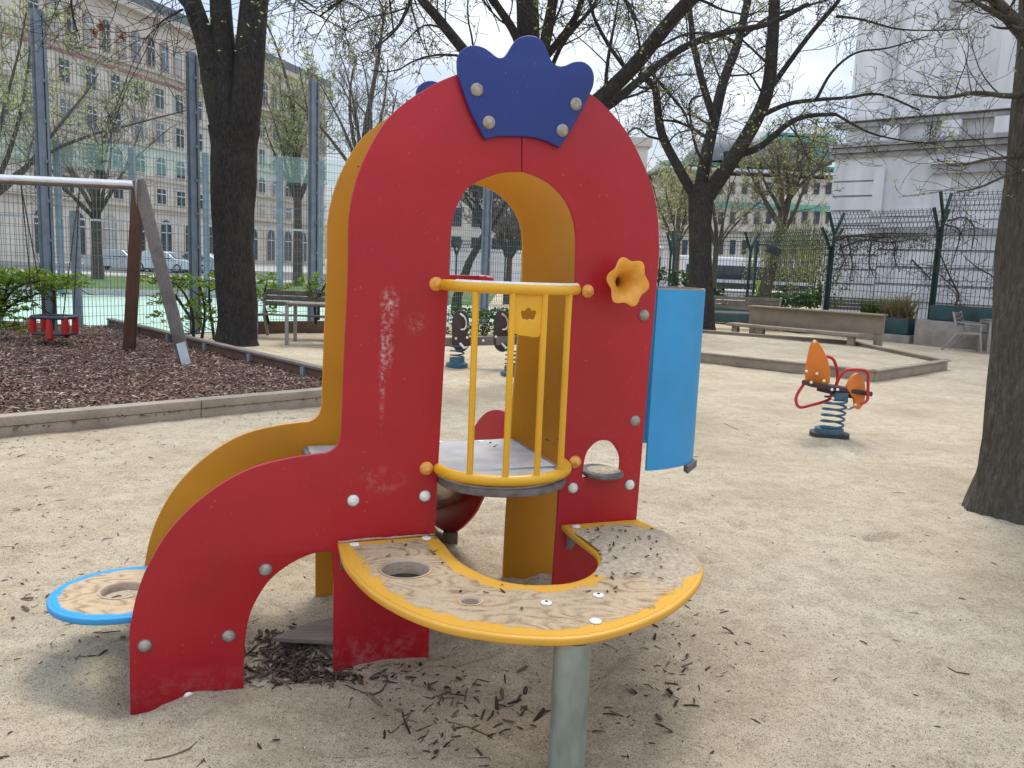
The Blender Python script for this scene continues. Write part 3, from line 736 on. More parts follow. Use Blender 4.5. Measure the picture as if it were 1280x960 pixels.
# ---- chips scatter (numpy): small bent slivers
def slivers(name, P, Lr, Wr, tilt, mat, seed, thick=.35):
    r = np.random.RandomState(seed); n = len(P)
    L = Lr[0] * .6 + (Lr[1] - Lr[0] * .6) * r.beta(1.2, 3.2, n); W = r.uniform(*Wr, n); a = r.uniform(0, 2 * np.pi, n)
    ti = r.normal(0, tilt, n); bend = r.uniform(-.12, .18, n)
    dx, dy = np.cos(a), np.sin(a); nxv, nyv = -dy, dx
    T = W * thick
    ring = []
    for k, (t, wf, bz) in enumerate(((-.5, .75, 0), (-.15, 1, 1), (.2, .9, .8), (.5, .55, 0))):
        cx = P[:, 0] + dx * L * t * np.cos(ti); cy = P[:, 1] + dy * L * t * np.cos(ti); cz = P[:, 2] + L * t * np.sin(ti) + bend * L * bz * .6
        for sx, sz in ((-.5, 0), (.5, 0), (0.05, 1)):
            ring.append(np.stack([cx + nxv * W * sx * wf, cy + nyv * W * sx * wf, cz + T * sz * wf], -1))
    V = np.stack(ring, 1)                       # n,12,3
    fl = []
    for k in range(3):
        a0, b0 = k * 3, k * 3 + 3
        for e in range(3): fl.append((a0 + e, a0 + (e + 1) % 3, b0 + (e + 1) % 3, b0 + e))
    Fq = (np.array(fl)[None] + (np.arange(n) * 12)[:, None, None]).reshape(-1, 4)
    return quick(name, V.reshape(-1, 3), Fq, mat)

# wood chip bed ---------------------------------------------------
bedpoly_px = [(-420, 548), (0, 521), (400, 492), (560, 478), (402, 462), (137, 413), (-420, 413)]
cornA = G(0, 521, .17); cornB = G(400, 487, .17); bd = (cornB - cornA); bd.z = 0; bd.normalize()
fb0 = cornA - bd * 5; fb1 = cornA + bd * 3.9            # front beam line (front top edge)
rb0 = G(137, 399, .2); rb1 = G(402, 461, .2); rd = (rb1 - rb0); rd.z = 0; rd.normalize()
# intersection of both lines
def isect(p, d, q, e):
    t = ((q.x - p.x) * e.y - (q.y - p.y) * e.x) / (d.x * e.y - d.y * e.x); return p + d * t
cor = isect(cornA, bd, rb0, rd); cor.z = 0
bed = [Vector((fb0.x, fb0.y, 0)), Vector((cor.x, cor.y, 0)), Vector((rb0.x, rb0.y, 0)), Vector((rb0.x - 9, rb0.y + 1.5, 0)), Vector((-15, fb0.y + 2, 0))]
bp = [(p.x, p.y) for p in bed]; X = [p[0] for p in bp]; Y_ = [p[1] for p in bp]
def bz(x, y): return .075 + .03 * noise.noise(Vector((x * .8, y * .8, 4))) + .02 * noise.noise(Vector((x * 3, y * 3, 4)))
vs = []; vid = {}; fs_ = []; st_ = .12
for j in range(int((max(Y_) - min(Y_)) / st_)):
    for i in range(int((max(X) - min(X)) / st_)):
        x, y = min(X) + i * st_, min(Y_) + j * st_
        if pip(x, y, bp): vid[i, j] = len(vs); vs.append((x, y, bz(x, y) - .01))
for (i, j), a in vid.items():
    q = [vid.get(k) for k in ((i + 1, j), (i + 1, j + 1), (i, j + 1))]
    if None not in q: fs_.append((a, q[0], q[1], q[2]))
o = quick('wood_chip_bed', vs, fs_, 'chipfloor', None, True); tag(o, 'dark brown bark chip surface inside the wooden beams', 'bark chips', kind='stuff')
r_ = np.random.RandomState(3); P = []
while len(P) < 28000:
    x = r_.uniform(-9.5, cor.x); y = r_.uniform(5.6, 15.5)
    if x > -1.1 * y * .64 - 1.8 and pip(x, y, bp) and r_.rand() < min(1, (8.5 / y) ** 1.3): P.append((x, y, bz(x, y) + r_.uniform(-.004, .014)))
o = slivers('bark_chips', np.array(P), (.03, .115), (.010, .028), .32, 'chips', 5); tag(o, 'loose reddish brown bark chips covering the swing area', 'bark chips', kind='stuff')

# debris on sand
P = []
def pix_cluster(px, py, sx, sy, n, prob=None):
    for _ in range(n):
        p = G(r_.normal(px, sx), r_.normal(py, sy))
        if 1.6 < p.y < 14: P.append((p.x, p.y, gz(p.x, p.y) + .001))
def onbed(p): return pip(p[0], p[1], bp)
pix_cluster(360, 815, 28, 13, 220); pix_cluster(390, 835, 30, 10, 120); pix_cluster(480, 845, 30, 18, 34); pix_cluster(545, 900, 45, 35, 60); pix_cluster(600, 860, 60, 35, 50)
pix_cluster(30, 700, 60, 60, 55); pix_cluster(100, 640, 70, 60, 45); pix_cluster(60, 555, 70, 12, 130); pix_cluster(330, 520, 60, 8, 90); pix_cluster(120, 800, 50, 40, 45)
pix_cluster(850, 790, 50, 40, 45); pix_cluster(820, 860, 60, 50, 60); pix_cluster(790, 580, 80, 40, 30)
for _ in range(520):
    p = G(r_.uniform(0, 1280), 420 + 540 * r_.rand() ** 1.1)
    if noise.noise(Vector((p.x * 1.3, p.y * 1.3, 7))) < r_.uniform(-.3, .25): continue
    if p.y < 14: P.append((p.x, p.y, gz(p.x, p.y) + .001))
P = [p for p in P if not onbed(p)]
o = slivers('bark_debris', np.array(P), (.008, .095), (.003, .010), .10, 'debris', 9, .35); tag(o, 'scattered bark bits and twigs lying on the pale sand', 'bark bits', kind='stuff')
P2 = P; P = []
pix_cluster(362, 813, 27, 11, 210); pix_cluster(395, 836, 26, 8, 60); pix_cluster(480, 845, 25, 10, 14); pix_cluster(590, 890, 60, 30, 26); pix_cluster(40, 770, 60, 30, 8); pix_cluster(850, 850, 40, 40, 12)
o = slivers('bark_pile', np.array(P) + np.array([0, 0, .006]), (.035, .10), (.008, .019), .35, 'debris', 19, .4); tag(o, 'darker coarse bark pieces piled under the stair arch and table', 'bark chips', kind='stuff')
# pebbles / grit
P = []
for _ in range(9000):
    p = G(r_.uniform(-20, 1300), 560 + 400 * r_.rand())
    P.append((p.x, p.y, gz(p.x, p.y)))
m_ = islandm('grit', [(0, (.25, .21, .17)), (.5, (.45, .39, .31)), (1, (.72, .68, .6))]); M['grit'] = m_
o = slivers('grit', np.array(P), (.003, .010), (.003, .007), .3, 'grit', 12, .6); tag(o, 'fine grit on the pale sand', 'grit', kind='stuff')
# bark on the table
P = []
for px, py, sx, sy, n in ((748, 672, 14, 7, 16), (800, 690, 22, 16, 26), (785, 722, 22, 8, 10), (520, 700, 22, 12, 16), (640, 740, 60, 10, 16)):
    for _ in range(n):
        q = G(r_.normal(px, sx), r_.normal(py, sy), zTab); s_, t_ = (q - O1).dot(U), (q - O1).dot(NN)
        if pip(s_, t_, tab_o) and math.hypot(s_ - h1[0], t_ - h1[1]) > .1 and math.hypot(s_ - h2[0], t_ - h2[1]) > .05:
            r = math.hypot((s_ - c0[0]) / .30, (t_ - c0[1]) / .30); P.append((q.x, q.y, zTab + max(.004, .030 * (1 - r) + .006)))
for px, py, n in ((690, 552, 9), (625, 556, 4)):
    for _ in range(n):
        q = G(r_.normal(px, 8), r_.normal(py, 3), zP + .01); P.append((q.x, q.y, zP + .011))
o = slivers('bark_crumbs', np.array(P), (.012, .045), (.004, .009), .25, 'debris', 21, .4); tag(o, 'small dark bark crumbs dropped on the table and deck', 'bark bits', kind='stuff')
# a few curved twigs on the sand
tw = MB()
for pts_ in ([(432, 852), (440, 860), (452, 866), (466, 868), (477, 862), (483, 852), (484, 844)], [(180, 955), (200, 952), (222, 946), (238, 938), (246, 930)], [(490, 915), (505, 900), (512, 890)], [(905, 530), (920, 537), (937, 545)], [(640, 515), (655, 509), (668, 511)], [(1185, 835), (1195, 841), (1212, 843)], [(560, 905), (590, 915), (615, 925)]):
    q = [G(x, y) for x, y in pts_]; q = [v_ + Vector((0, 0, gz(v_.x, v_.y) + .003)) for v_ in q]; tw.tube(q, [.0018 + .0015 * r_.rand() for _ in q], 5)
tag(tw.build('thin_twigs', M['debris']), 'thin curved twigs lying on the sand', 'twigs', kind='stuff')

# beams ------------------------------------------------------------
def beam_thing(name, label, a, b_, w, h, mat, cap=None, group=None):
    t = thing(name, label, 'timber edging', tuple(a), 0, group); d = (b_ - a).normalized(); L = (b_ - a).length
    up = Vector((0, 0, 1)); return t, d, L
a = Vector((fb0.x, fb0.y, 0)); b_ = Vector((cor.x, cor.y, 0)) + bd * .0
side = Vector((-bd.y, bd.x, 0))
t = thing('timber_edging', 'long pale timber beam in front of the bark chip bed', 'timber edging', tuple(a))
jo = G(253, 505, 0) - G(253, 505, 0); segs = [0, (G(253, 500, .17) - a).dot(bd), (b_ - a).length]
for k in range(2):
    p0 = a + bd * (segs[k] + .003) + side * .07; p1 = a + bd * (segs[k + 1] - .003) + side * .07
    MB().bar(p0 + Z3 * .128, p1 + Z3 * .128, .15, .078).build('upper_beam', M['beamw'], t, bevel=.007)
    MB().bar(p0 + Z3 * .03 + side * .006, p1 + Z3 * .03 + side * .006, .14, .112).build('lower_beam', M['beamw'], t, bevel=.006)
t = thing('timber_edging', 'brown board edging with pale cap and steel posts behind the swing', 'timber edging', tuple(rb0 - Z3 * rb0.z))
aa = Vector((rb0.x, rb0.y, 0)); bb = Vector((cor.x, cor.y, 0)); rs = Vector((-rd.y, rd.x, 0))
MB().bar(aa + Z3 * .205, bb + Z3 * .205, .12, .035).build('cap_board', M['slat'], t, bevel=.006)
MB().bar(aa + Z3 * .09, bb + Z3 * .09, .04, .192).build('board', M['brownw'], t, bevel=.004)
Lr = (bb - aa).length; nrm = rs if rs.y < 0 else -rs
for k in range(7):
    p = aa + rd * (.12 + k * (Lr - .2) / 6) + nrm * .045
    MB().box(p + Z3 * .06, (.08, .05, .25), Matrix.Rotation(math.atan2(rd.y, rd.x), 3, 'Z')).build('steel_post', M['post'], t)
# low board behind trees on the left (back edging)
q0 = G(275, 418); q1 = G(520, 414); q0.z = q1.z = 0
t = MB().bar(q0 + Z3 * .12, q1 + Z3 * .12, .06, .24).build('timber_edging', M['brownw'], bevel=.006); tag(t, 'low reddish board edging behind the left bench and table', 'timber edging')

# ================================================================== SWING
def post(mb, a, b_, w, h, up): mb.bar(a, b_, w, h, up)
foot2 = G(235, 458, .03); YS = foot2.y
topP = D(175, 232, YS + .45)
foot1 = G(160, 438, .06)
beamL = D(-260, 202, topP.y - 1.2); 
# beam passes through (0,224)
sw_t = thing('swing_frame', 'wooden swing frame with steel top tube and splayed posts', 'swing', (foot1.x, foot1.y, 0))
bdir = (D(0, 224, topP.y - .35) - topP).normalized()
MB().tube([topP + bdir * .02, topP + bdir * 4.2], .062, 20).build('top_tube', M['steel'], sw_t, True)
back_top = D(173, 236, foot1.y)
MB().bar(foot1 - Z3 * .2, back_top + Z3 * .02, .15, .15, bdir).build('post', M['redwood'], sw_t, bevel=.008)
MB().bar(foot2 - Z3 * .1, topP + (topP - foot2).normalized() * .06, .135, .15, bdir).build('post', M['greyw'], sw_t, bevel=.01)
p0 = foot2 + (topP - foot2).normalized() * .03; p1 = foot2 + (topP - foot2).normalized() * .33
g = MB(); g.bar(p0 + Vector((.02, -.078, 0)), p1 + Vector((.02, -.078, 0)), .12, .008, (0, 1, 0)); g.build('foot_plate', M['pale'], sw_t)
pl_ = smooth_poly([(-.13, .07), (0, .12), (.13, .06), (.16, -.1), (.10, -.26), (.06, -.10), (0, -.05), (-.06, -.10), (-.10, -.26), (-.15, -.1)], 4)
sd_ = Vector((-bdir.y, bdir.x, 0)).normalized()
mm = frame(topP + bdir * -.0 + Vector((-.02, 0, -.02)), sd_ if sd_.x > 0 else -sd_, Z3, (sd_ if sd_.x > 0 else -sd_).cross(Z3))
panel('joint_plate', [pl_], mm, .012, 'grey', sw_t, .002)
# other frame leg pair is outside the picture on the left
# toddler seat
sc_ = G(68, 421, .2); ys = sc_.y; sz = (PR(sc_)[0])
cx = D(68, 408, ys)
zt_ = D(68, 396, ys).z; zb_ = D(68, 421, ys).z; hwid = (D(95, 408, ys).x - D(42, 408, ys).x) / 2 * .84
seat = thing('toddler_swing_seat', 'red and dark blue toddler swing seat hanging low over the bark', 'swing seat', (cx.x, cx.y, zb_))
ring = [Vector((cx.x + hwid * math.copysign(abs(math.cos(a)) ** .6, math.cos(a)), cx.y + hwid * .9 * math.copysign(abs(math.sin(a)) ** .6, math.sin(a)), zt_)) for a in [2 * math.pi * k / 32 for k in range(32)]]
MB().tube(ring, .026, 10, closed=True).build('top_ring', M['seatblue'], seat, True)
pl2 = smooth_poly([(p.x - cx.x, p.y - cx.y) for p in ring[::2]], 2)
panel('seat_plate', [[Vector((p[0] * 1.02, p[1] * 1.02)) for p in pl2]], Matrix.Translation((cx.x, cx.y, zb_ + .05)), .035, 'black', seat, .01)
for a in (R(38), R(142), R(218), R(322)):
    x_, y_ = cx.x + hwid * .95 * math.copysign(1, math.cos(a)) * .93, cx.y + hwid * .8 * math.sin(a) * 1.1
    MB().tube([Vector((x_, y_, zt_)), Vector((x_, y_, zb_ + .06))], .046, 10).build('side_block', M['redmetal'], seat, True)
for yy in (-.86, .86):
    g = MB(); g.lathe([(.03, zt_ - zb_), (.036, .2), (.05, .08), (.055, .0), (.03, -.03), (.001, -.035)], Matrix.Translation((cx.x + .05, cx.y + hwid * yy, zb_)), 14); g.build('crotch_block', M['redmetal'], seat, True)
def chain(a, b_, name, parent):
    g = MB(); L = (b_ - a).length; n = int(L / .034); d = (b_ - a) / n
    for k in range(n): g.bar(a + d * k, a + d * (k + 1.12), .017 if k % 2 else .005, .005 if k % 2 else .017, (0, 1, 0))
    return g.build(name, M['chain'], parent)
def onbeam(px):
    lo, hi = 0, 4
    for _ in range(30):
        mid = (lo + hi) / 2
        if PR(topP + bdir * mid)[0] > px: lo = mid
        else: hi = mid
    return topP + bdir * lo - Z3 * .07
bl, br = onbeam(26), onbeam(99)
for bt, sx in ((bl, -1), (br, 1)):
    for sy in (-1, 1): chain(Vector((cx.x + hwid * .8 * sx, cx.y + hwid * .55 * sy, zt_)), bt, 'chain', seat)

# ================================================================== WIRE FENCES
def mesh_between(mb, a, b_, z0, z1, dv, dh, w, dbl=False):
    L = (Vector((b_.x, b_.y, 0)) - Vector((a.x, a.y, 0))).length; n = max(2, int(L / dv))
    for k in range(n + 1):
        p = a.lerp(b_, k / n); mb.bar(Vector((p.x, p.y, z0)), Vector((p.x, p.y, z1)), w, w)
    z = z0 + .03; side = Vector((-(b_ - a).y, (b_ - a).x, 0)).normalized() * w
    while z < z1:
        for s_ in ((-1, 1) if dbl else (1,)): mb.bar(Vector((a.x, a.y, z)) + side * s_, Vector((b_.x, b_.y, z)) + side * s_, w, w * 1.15)
        z += dh
    return mb
# near ball court fence
posts_px = [(57, 13.0), (242, 15.3), (390, 17.1)]
HT = 5.04
FPs = [Vector((D(x, 300, y).x, y, 0)) for x, y in posts_px]
dstep = FPs[1] - FPs[0]; FPs = [FPs[0] - dstep * 1.05] + FPs
d2 = Vector((1.72, 1.75, 0)); k = 0
while len(FPs) < 8: FPs.append(FPs[-1] + d2)
ft = thing('ball_court_fence', 'tall grey steel and wire mesh fence in front of the mint court', 'fence', tuple(FPs[1]))
for i, p in enumerate(FPs):
    g = MB(); g.box(p + Z3 * HT / 2, (.10, .16, HT), Matrix.Rotation(.7, 3, 'Z')); g.box(p + Z3 * HT / 2, (.19, .02, HT), Matrix.Rotation(.7, 3, 'Z'))
    g.box(p + Z3 * HT / 2 + Vector((.10, -.0, 0)), (.03, .12, HT - .1), Matrix.Rotation(.7, 3, 'Z'))
    for z in np.arange(.4, HT, .6): g.box(p + Vector((.11, -.06, z)), (.03, .03, .05))
    g.build('post', M['post'], ft)
    if i < len(FPs) - 1: mesh_between(MB(), p, FPs[i + 1], 0.03, HT - .1, .066, .16, .0058, False).build('mesh_panel', M['wire'], ft)
for px, yt in ((104, 264), (5, 268)):
    p = G(px, 414); p.z = 0
    p = Vector((p.x, p.y - .15, 0)); zz_ = D(px, yt, p.y).z
    MB().box(p + Z3 * zz_ / 2, (.13, .1, zz_)).build('gate_post', M['post'], ft)
# far side of the court
def farfence(pts, ht, name, label):
    t = thing(name, label, 'fence', tuple(pts[0]))
    for i, p in enumerate(pts):
        MB().box(p + Z3 * ht / 2, (.17, .15, ht)).build('post', M['post'], t)
        if i < len(pts) - 1:
            q = pts[i + 1]
            mesh_between(MB(), p, q, .05, 2.35, .17, .4, .011).build('mesh_panel', M['wire'], t)
            mesh_between(MB(), p, q, 2.4, ht - .8, .34, .34, .007).build('mesh_panel', M['wire'], t)
            MB().bar(p + Z3 * 2.4, q + Z3 * 2.4, .07, .07).build('rail', M['pale'], t)
            g = MB(); g.bar(p + Z3 * (ht - .35), q + Z3 * (ht - .35), .012, .85); g.build('net_band', M['net'], t)
            MB().bar(p + Z3 * .1, q + Z3 * .1, .08, .2).build('kick_board', M['pale'], t)
    return t
m, nt, b = newmat('green net'); b.inputs['Base Color'].default_value = (.42, .66, .60, 1); b.inputs['Roughness'].default_value = .7
tr_ = nt.nodes.new('ShaderNodeBsdfTransparent'); mx = nt.nodes.new('ShaderNodeMixShader'); mx.inputs[0].default_value = .17
nt.links.new(tr_.outputs[0], mx.inputs[1]); nt.links.new(b.outputs[0], mx.inputs[2]); nt.links.new(mx.outputs[0], nt.nodes['Material Output'].inputs[0]); M['net'] = m
fpx = [(-60, 25), (75, 26), (167, 27), (258, 27.6), (350, 28.2), (400, 28.6)]
FQ = [Vector((D(x, 300, y).x, y, 0)) for x, y in fpx]; FQ += [FQ[-1] + Vector((2.2, .3, 0)), FQ[-1] + Vector((4.4, .6, 0))]
farfence(FQ, 4.75, 'ball_court_fence', 'far grey post fence with pale green net band behind the court')
# court floor
cpoly = [Vector((-30, 13.6, .012)), FPs[0] + Vector((-.3, .3, .012)), FPs[1] + Vector((0, .25, .012)), FPs[3] + Vector((-.1, .3, .012)), FPs[-1] + Vector((-.2, .3, .012)), Vector((3.5, 28.8, .012)), FQ[-3] + Z3 * .012, FQ[0] + Z3 * .012, Vector((-30, 24.5, .012))]
o = MB().add(cpoly, [tuple(range(len(cpoly)))]).build('court_floor', M['court']); tag(o, kind='structure')
o = MB().add([Vector((-90, 29.2, .016)), Vector((-1, 29.8, .016)), Vector((-1, 46, .016)), Vector((-90, 46, .016))], [(0, 1, 2, 3)]).build('grass', M['grass']); tag(o, kind='structure')
o = MB().add([Vector((-160, 47, .02)), Vector((160, 47, .02)), Vector((160, 400, .02)), Vector((-160, 400, .02))], [(0, 1, 2, 3)]).build('pavement', M['paving']); tag(o, kind='structure')
o = MB().add([Vector((-160, 52, .024)), Vector((160, 52, .024)), Vector((160, 76, .024)), Vector((-160, 76, .024))], [(0, 1, 2, 3)]).build('road', M['asphalt']); tag(o, kind='structure')

# green Y fence ------------------------------------------------------
def ypost(p, z, parent, along):
    al = along.normalized(); sd = Vector((-al.y, al.x, 0))
    g = MB(); g.bar(p, p + Z3 * (z - .55), .07, .06); 
    for s_ in (-1, 1): g.bar(p + Z3 * (z - .6), p + Z3 * z + sd * .34 * s_, .06, .06); 
    g.build('post', M['greenpost'], parent); return sd
def ysec(label, pts, tops, parent_name='mesh_fence', dv=.10, dh=.36):
    t = thing(parent_name, label, 'fence', tuple(pts[0]))
    for i, p in enumerate(pts):
        al = (pts[min(i + 1, len(pts) - 1)] - pts[max(i - 1, 0)]); al.z = 0; sd = ypost(p, tops[i], t, al)
        if i < len(pts) - 1:
            q = pts[i + 1]; z = min(tops[i], tops[i + 1])
            mesh_between(MB(), p, q, .1, z - .55, dv, dh, .0095, True).build('mesh_panel', M['gwire'], t)
            for s_ in (-1, 1):
                g = MB(); n = int((q - p).length / (dv))
                for k in range(n + 1):
                    a_k = p.lerp(q, k / n); a_k.z = 0; g.bar(a_k + Z3 * (z - .52), a_k + Z3 * z + sd * .32 * s_, .008, .008)
                for f_ in (.15, .4, .65, .9):
                    u0 = Z3 * (z - .52 + .52 * f_) + sd * .32 * s_ * f_
                    pa = Vector((p.x, p.y, 0)); qa = Vector((q.x, q.y, 0)); g.bar(pa + u0, qa + u0, .01, .01)
                g.build('slanted_mesh', M['gwire'], t)
    return t
def gp(px, Y): v_ = D(px, 340, Y); return Vector((v_.x, Y, 0))
A0 = gp(1168, 20.3); A1 = A0 + Vector((3.0, -3.3, 0)); A2 = A1 + Vector((3.0, -3.3, 0)); B0 = gp(1038.5, 22.7); C0 = gp(936, 26.4); D0 = gp(841, 27.5); E0 = gp(742, 29.5); E1 = gp(631, 31.5); E2 = gp(570, 32.5); E3 = gp(500, 34)
ysec('dark green mesh fence at its tallest beside the right tree', [A0 + Vector((.04, -.05, 0)), A1, A2], [3.67] * 3)
ysec('dark green mesh fence section in front of the white wall vines', [B0, A0], [3.29, 3.29])
ysec('dark green mesh fence section in front of the willow', [D0, C0, B0 + Vector((-.05, .06, 0))], [2.86, 2.86, 2.88])
ysec('low dark green fork topped fence seen through the tower arch', [E3, E2, E1, E0, D0 + Vector((-.1, .05, 0))], [2.42, 2.42, 2.42, 2.7, 2.8])

# planters + kerb
def planter(a, b_, z0, z1, w, label, mat='planter'):
    t = thing('planter', label, 'planter', tuple(Vector((a.x, a.y, z0)))); a = Vector((a.x, a.y, 0)); b_ = Vector((b_.x, b_.y, 0))
    MB().bar(a + Z3 * (z0 + z1) / 2, b_ + Z3 * (z0 + z1) / 2, w, z1 - z0).build('trough', M[mat], t, bevel=.012)
    MB().bar(a + Z3 * (z1 + .002), b_ + Z3 * (z1 + .002), w - .06, .03).build('soil', M['chipfloor'], t); return t
dAB = (A0 - B0).normalized(); sAB = Vector((dAB.y, -dAB.x, 0)); sAB = sAB if sAB.y < 0 else -sAB
def on(px, py, z): return G(px, py, z)
p1_ = B0 + sAB * .45 - dAB * .2; p2_ = A0 + sAB * .45 - dAB * .12
planter(p1_, p2_, .2, .58, .5, 'dark green steel planter with dry grasses under the vine fence')
planter(D0 + Vector((.2, -.5, 0)), B0 + Vector((-.7, -.55, 0)), .05, .5, .5, 'dark green planter behind the sandbox bench')
dA = (A1 - A0).normalized(); sA = Vector((dA.y, -dA.x, 0)); sA = sA if sA.y < 0 else -sA
planter(A0 + sA * .45 + dA * .25, A1 + dA * 2 + sA * .45, .62, .96, .5, 'raised dark green planter behind the grey armchair')
t = MB().bar(p1_ + Z3 * .095 + sAB * .1 - dAB * 2, A0 + sAB * .55 + Z3 * .095, .5, .2).build('kerb_wall', M['concrete'], bevel=.01); tag(t, 'low concrete kerb under the long dark green planter', 'low wall')
t = MB().bar(A0 + sA * .5 + Z3 * .30, A1 + dA * 2.2 + sA * .5 + Z3 * .30, .62, .62).build('kerb_wall', M['concrete'], bevel=.01); tag(t, 'higher concrete base wall under the raised planter', 'low wall')

# ================================================================== WHITE BUILDING (right)
bx = Vector((1.108, -1, 0)).normalized()                 # along the facade, to the right and nearer
cor_b = gp(1033, 26.0); nb = Vector((-bx.y, bx.x, 0)); nb = nb if nb.y < 0 else -nb
def WB(u, o, z): return cor_b + bx * u + nb * o + Z3 * z   # o = metres proud of the wall
M['stucco'] = pm('white stucco', (.64, .64, .66), .85, .07, 1.3, .15, 30, col2=(.78, .78, .80), stretch=(1.3, 1.3, .22))
M['stuccog'] = pm('shaded grey stucco trim', (.34, .33, .34), .85, .25, 2, .15, 30)  # cornice shadow put into a darker grey, with weather staining; also used for joints
wb = thing('white_building', 'white stucco classical building with pilasters behind the green fence', 'building', tuple(cor_b))
def wbox(u0, u1, o0, o1, z0, z1, name, mat='stucco'):
    g = MB(); c_ = [WB(u, o, z) for u in (u0, u1) for o in (o0, o1) for z in (z0, z1)]
    g.add(c_, [(0, 1, 3, 2), (4, 6, 7, 5), (0, 4, 5, 1), (2, 3, 7, 6), (0, 2, 6, 4), (1, 5, 7, 3)]); return g.build(name, M[mat], wb)
LB = 22
wbox(0.25, LB, -14, 0, 0, 26, 'wall')
def zof(px, py):                                          # height of a photo point on the facade plane
    return PL(px, py, cor_b, nb).z
def uof(px, py=250): return (PL(px, py, cor_b, nb) - cor_b).dot(bx)
zc1, zc2 = zof(1047, 151), zof(1036, 183)
print('building', zc1, zc2, uof(1110), uof(1200), uof(1280))
wbox(0, LB, 0, .14, 0, zc2 - .05, 'lower_wall')
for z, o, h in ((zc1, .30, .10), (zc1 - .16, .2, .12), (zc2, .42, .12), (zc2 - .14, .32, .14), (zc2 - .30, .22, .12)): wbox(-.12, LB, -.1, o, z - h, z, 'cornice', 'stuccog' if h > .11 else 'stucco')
# rusticated bands, each a course of its own proud of the wall
ug = uof(1108, 230)
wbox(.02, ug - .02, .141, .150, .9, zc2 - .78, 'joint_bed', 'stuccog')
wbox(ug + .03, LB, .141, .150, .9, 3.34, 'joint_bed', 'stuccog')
k = 0; z = .9
while z < zc2 - .75:
    wbox(.0, ug, .14, .19, z + .05, min(z + .43, zc2 - .75), 'ashlar_course'); z += .44
for z in (.9, 1.4, 1.9, 2.4, 2.9): wbox(ug + .02, LB, .14, .18, z + .045, z + .47, 'ashlar_course')
# recessed blind windows of lower storey with lintel
uw0, uw1 = uof(1171, 200), uof(1268, 190)
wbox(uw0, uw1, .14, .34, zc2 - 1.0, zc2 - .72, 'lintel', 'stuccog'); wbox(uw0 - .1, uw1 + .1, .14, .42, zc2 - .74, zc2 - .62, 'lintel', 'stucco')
wbox(uw0 + .1, uw0 + .5, .14, .22, 3.1, zc2 - 1.0, 'pilaster'); wbox(uof(1263, 220), uof(1263, 220) + .4, .14, .22, 3.4, zc2 - 1.0, 'pilaster')
wbox(ug + .1, uw0, .14, .20, 3.4, 3.62, 'band'); wbox(ug - .3, ug, .19, .24, 3.4, zc2 - .8, 'pilaster')
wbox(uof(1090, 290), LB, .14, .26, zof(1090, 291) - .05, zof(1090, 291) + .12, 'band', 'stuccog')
# upper storey pilasters
for px0, px1, o in ((1118, 1121, .09), (1192, 1213, .16), (1196, 1208, .22), (1250, 1275, .12)):
    wbox(uof(px0, 80), uof(px1, 80), 0, o, zc1 + .001, 25, 'pilaster')
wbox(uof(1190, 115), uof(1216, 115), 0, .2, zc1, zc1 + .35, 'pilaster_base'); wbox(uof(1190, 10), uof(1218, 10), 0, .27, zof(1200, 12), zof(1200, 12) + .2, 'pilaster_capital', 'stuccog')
for px in (1105, 1180, 1245): wbox(uof(px, 165), uof(px, 165) + .5, .14, .3, zc2 + .02, zc1 - .3, 'console_block')
# weather stains are in the plaster itself (vertical streaks)

# ================================================================== LEFT LONG BUILDING
KB = 1.3
pA = D(80, 0, 67.7 * KB); pB = D(400, 125, 106 * KB)
fx = Vector((pB.x - pA.x, pB.y - pA.y, 0)).normalized()
eave = 1.5 + 20.5 * KB
nl = Vector((fx.y, -fx.x, 0)); OA = Vector((pA.x, pA.y, 0)) - fx * 34
LBn = (Vector((pB.x, pB.y, 0)) - OA).length + 2
M['cream'] = pm('cream stone', (.60, .55, .47), .9, .08, .35, .2, 2)
M['creamd'] = pm('cream stone trim', (.50, .45, .38), .9, .1, .5)
M['pinkt'] = pm('pink band', (.36, .18, .14), .9, .15, 1)
M['blind'] = pm('pale window blind', (.38, .36, .32), .7, .1, 2)
M['glass2'] = pm('sky reflecting glass', (.16, .19, .22), .08, .2, 1)  # sky reflection put into a paler base colour for some panes
M['terra'] = pm('muted terracotta trim', (.42, .28, .22), .9, .15, 1)
M['roofs'] = pm('grey roof', (.12, .135, .145), .6, .15, .5)
M['copper'] = pm('green copper roof', (.12, .34, .27), .7, .2, .3, .1, 3)
M['bronze'] = pm('dark olive stone', (.16, .15, .105), .8, .2, .4)
lb = thing('long_facade_building', 'long cream palace facade with arched top windows behind the court', 'building', tuple(OA))
FR = frame(OA, fx, nl, Z3)
def lbox(u0, u1, o0, o1, z0, z1, name, mat, parent=None, mb=None):
    g = mb or MB(); c_ = [FR @ Vector((u, o, z)) for u in (u0, u1) for o in (o0, o1) for z in (z0, z1)]
    g.add(c_, [(0, 1, 3, 2), (4, 6, 7, 5), (0, 4, 5, 1), (2, 3, 7, 6), (0, 2, 6, 4), (1, 5, 7, 3)])
    return g.build(name, M[mat], parent or lb) if mb is None else g
lbox(0, LBn, -18, 0, 0, eave, 'wall', 'cream')
lbox(-.2, LBn + .3, -18.5, 1.0, eave, eave + .7, 'cornice', 'creamd'); lbox(-.2, LBn + .3, -18, .75, eave + .7, eave + 2.0, 'roof', 'roofs')
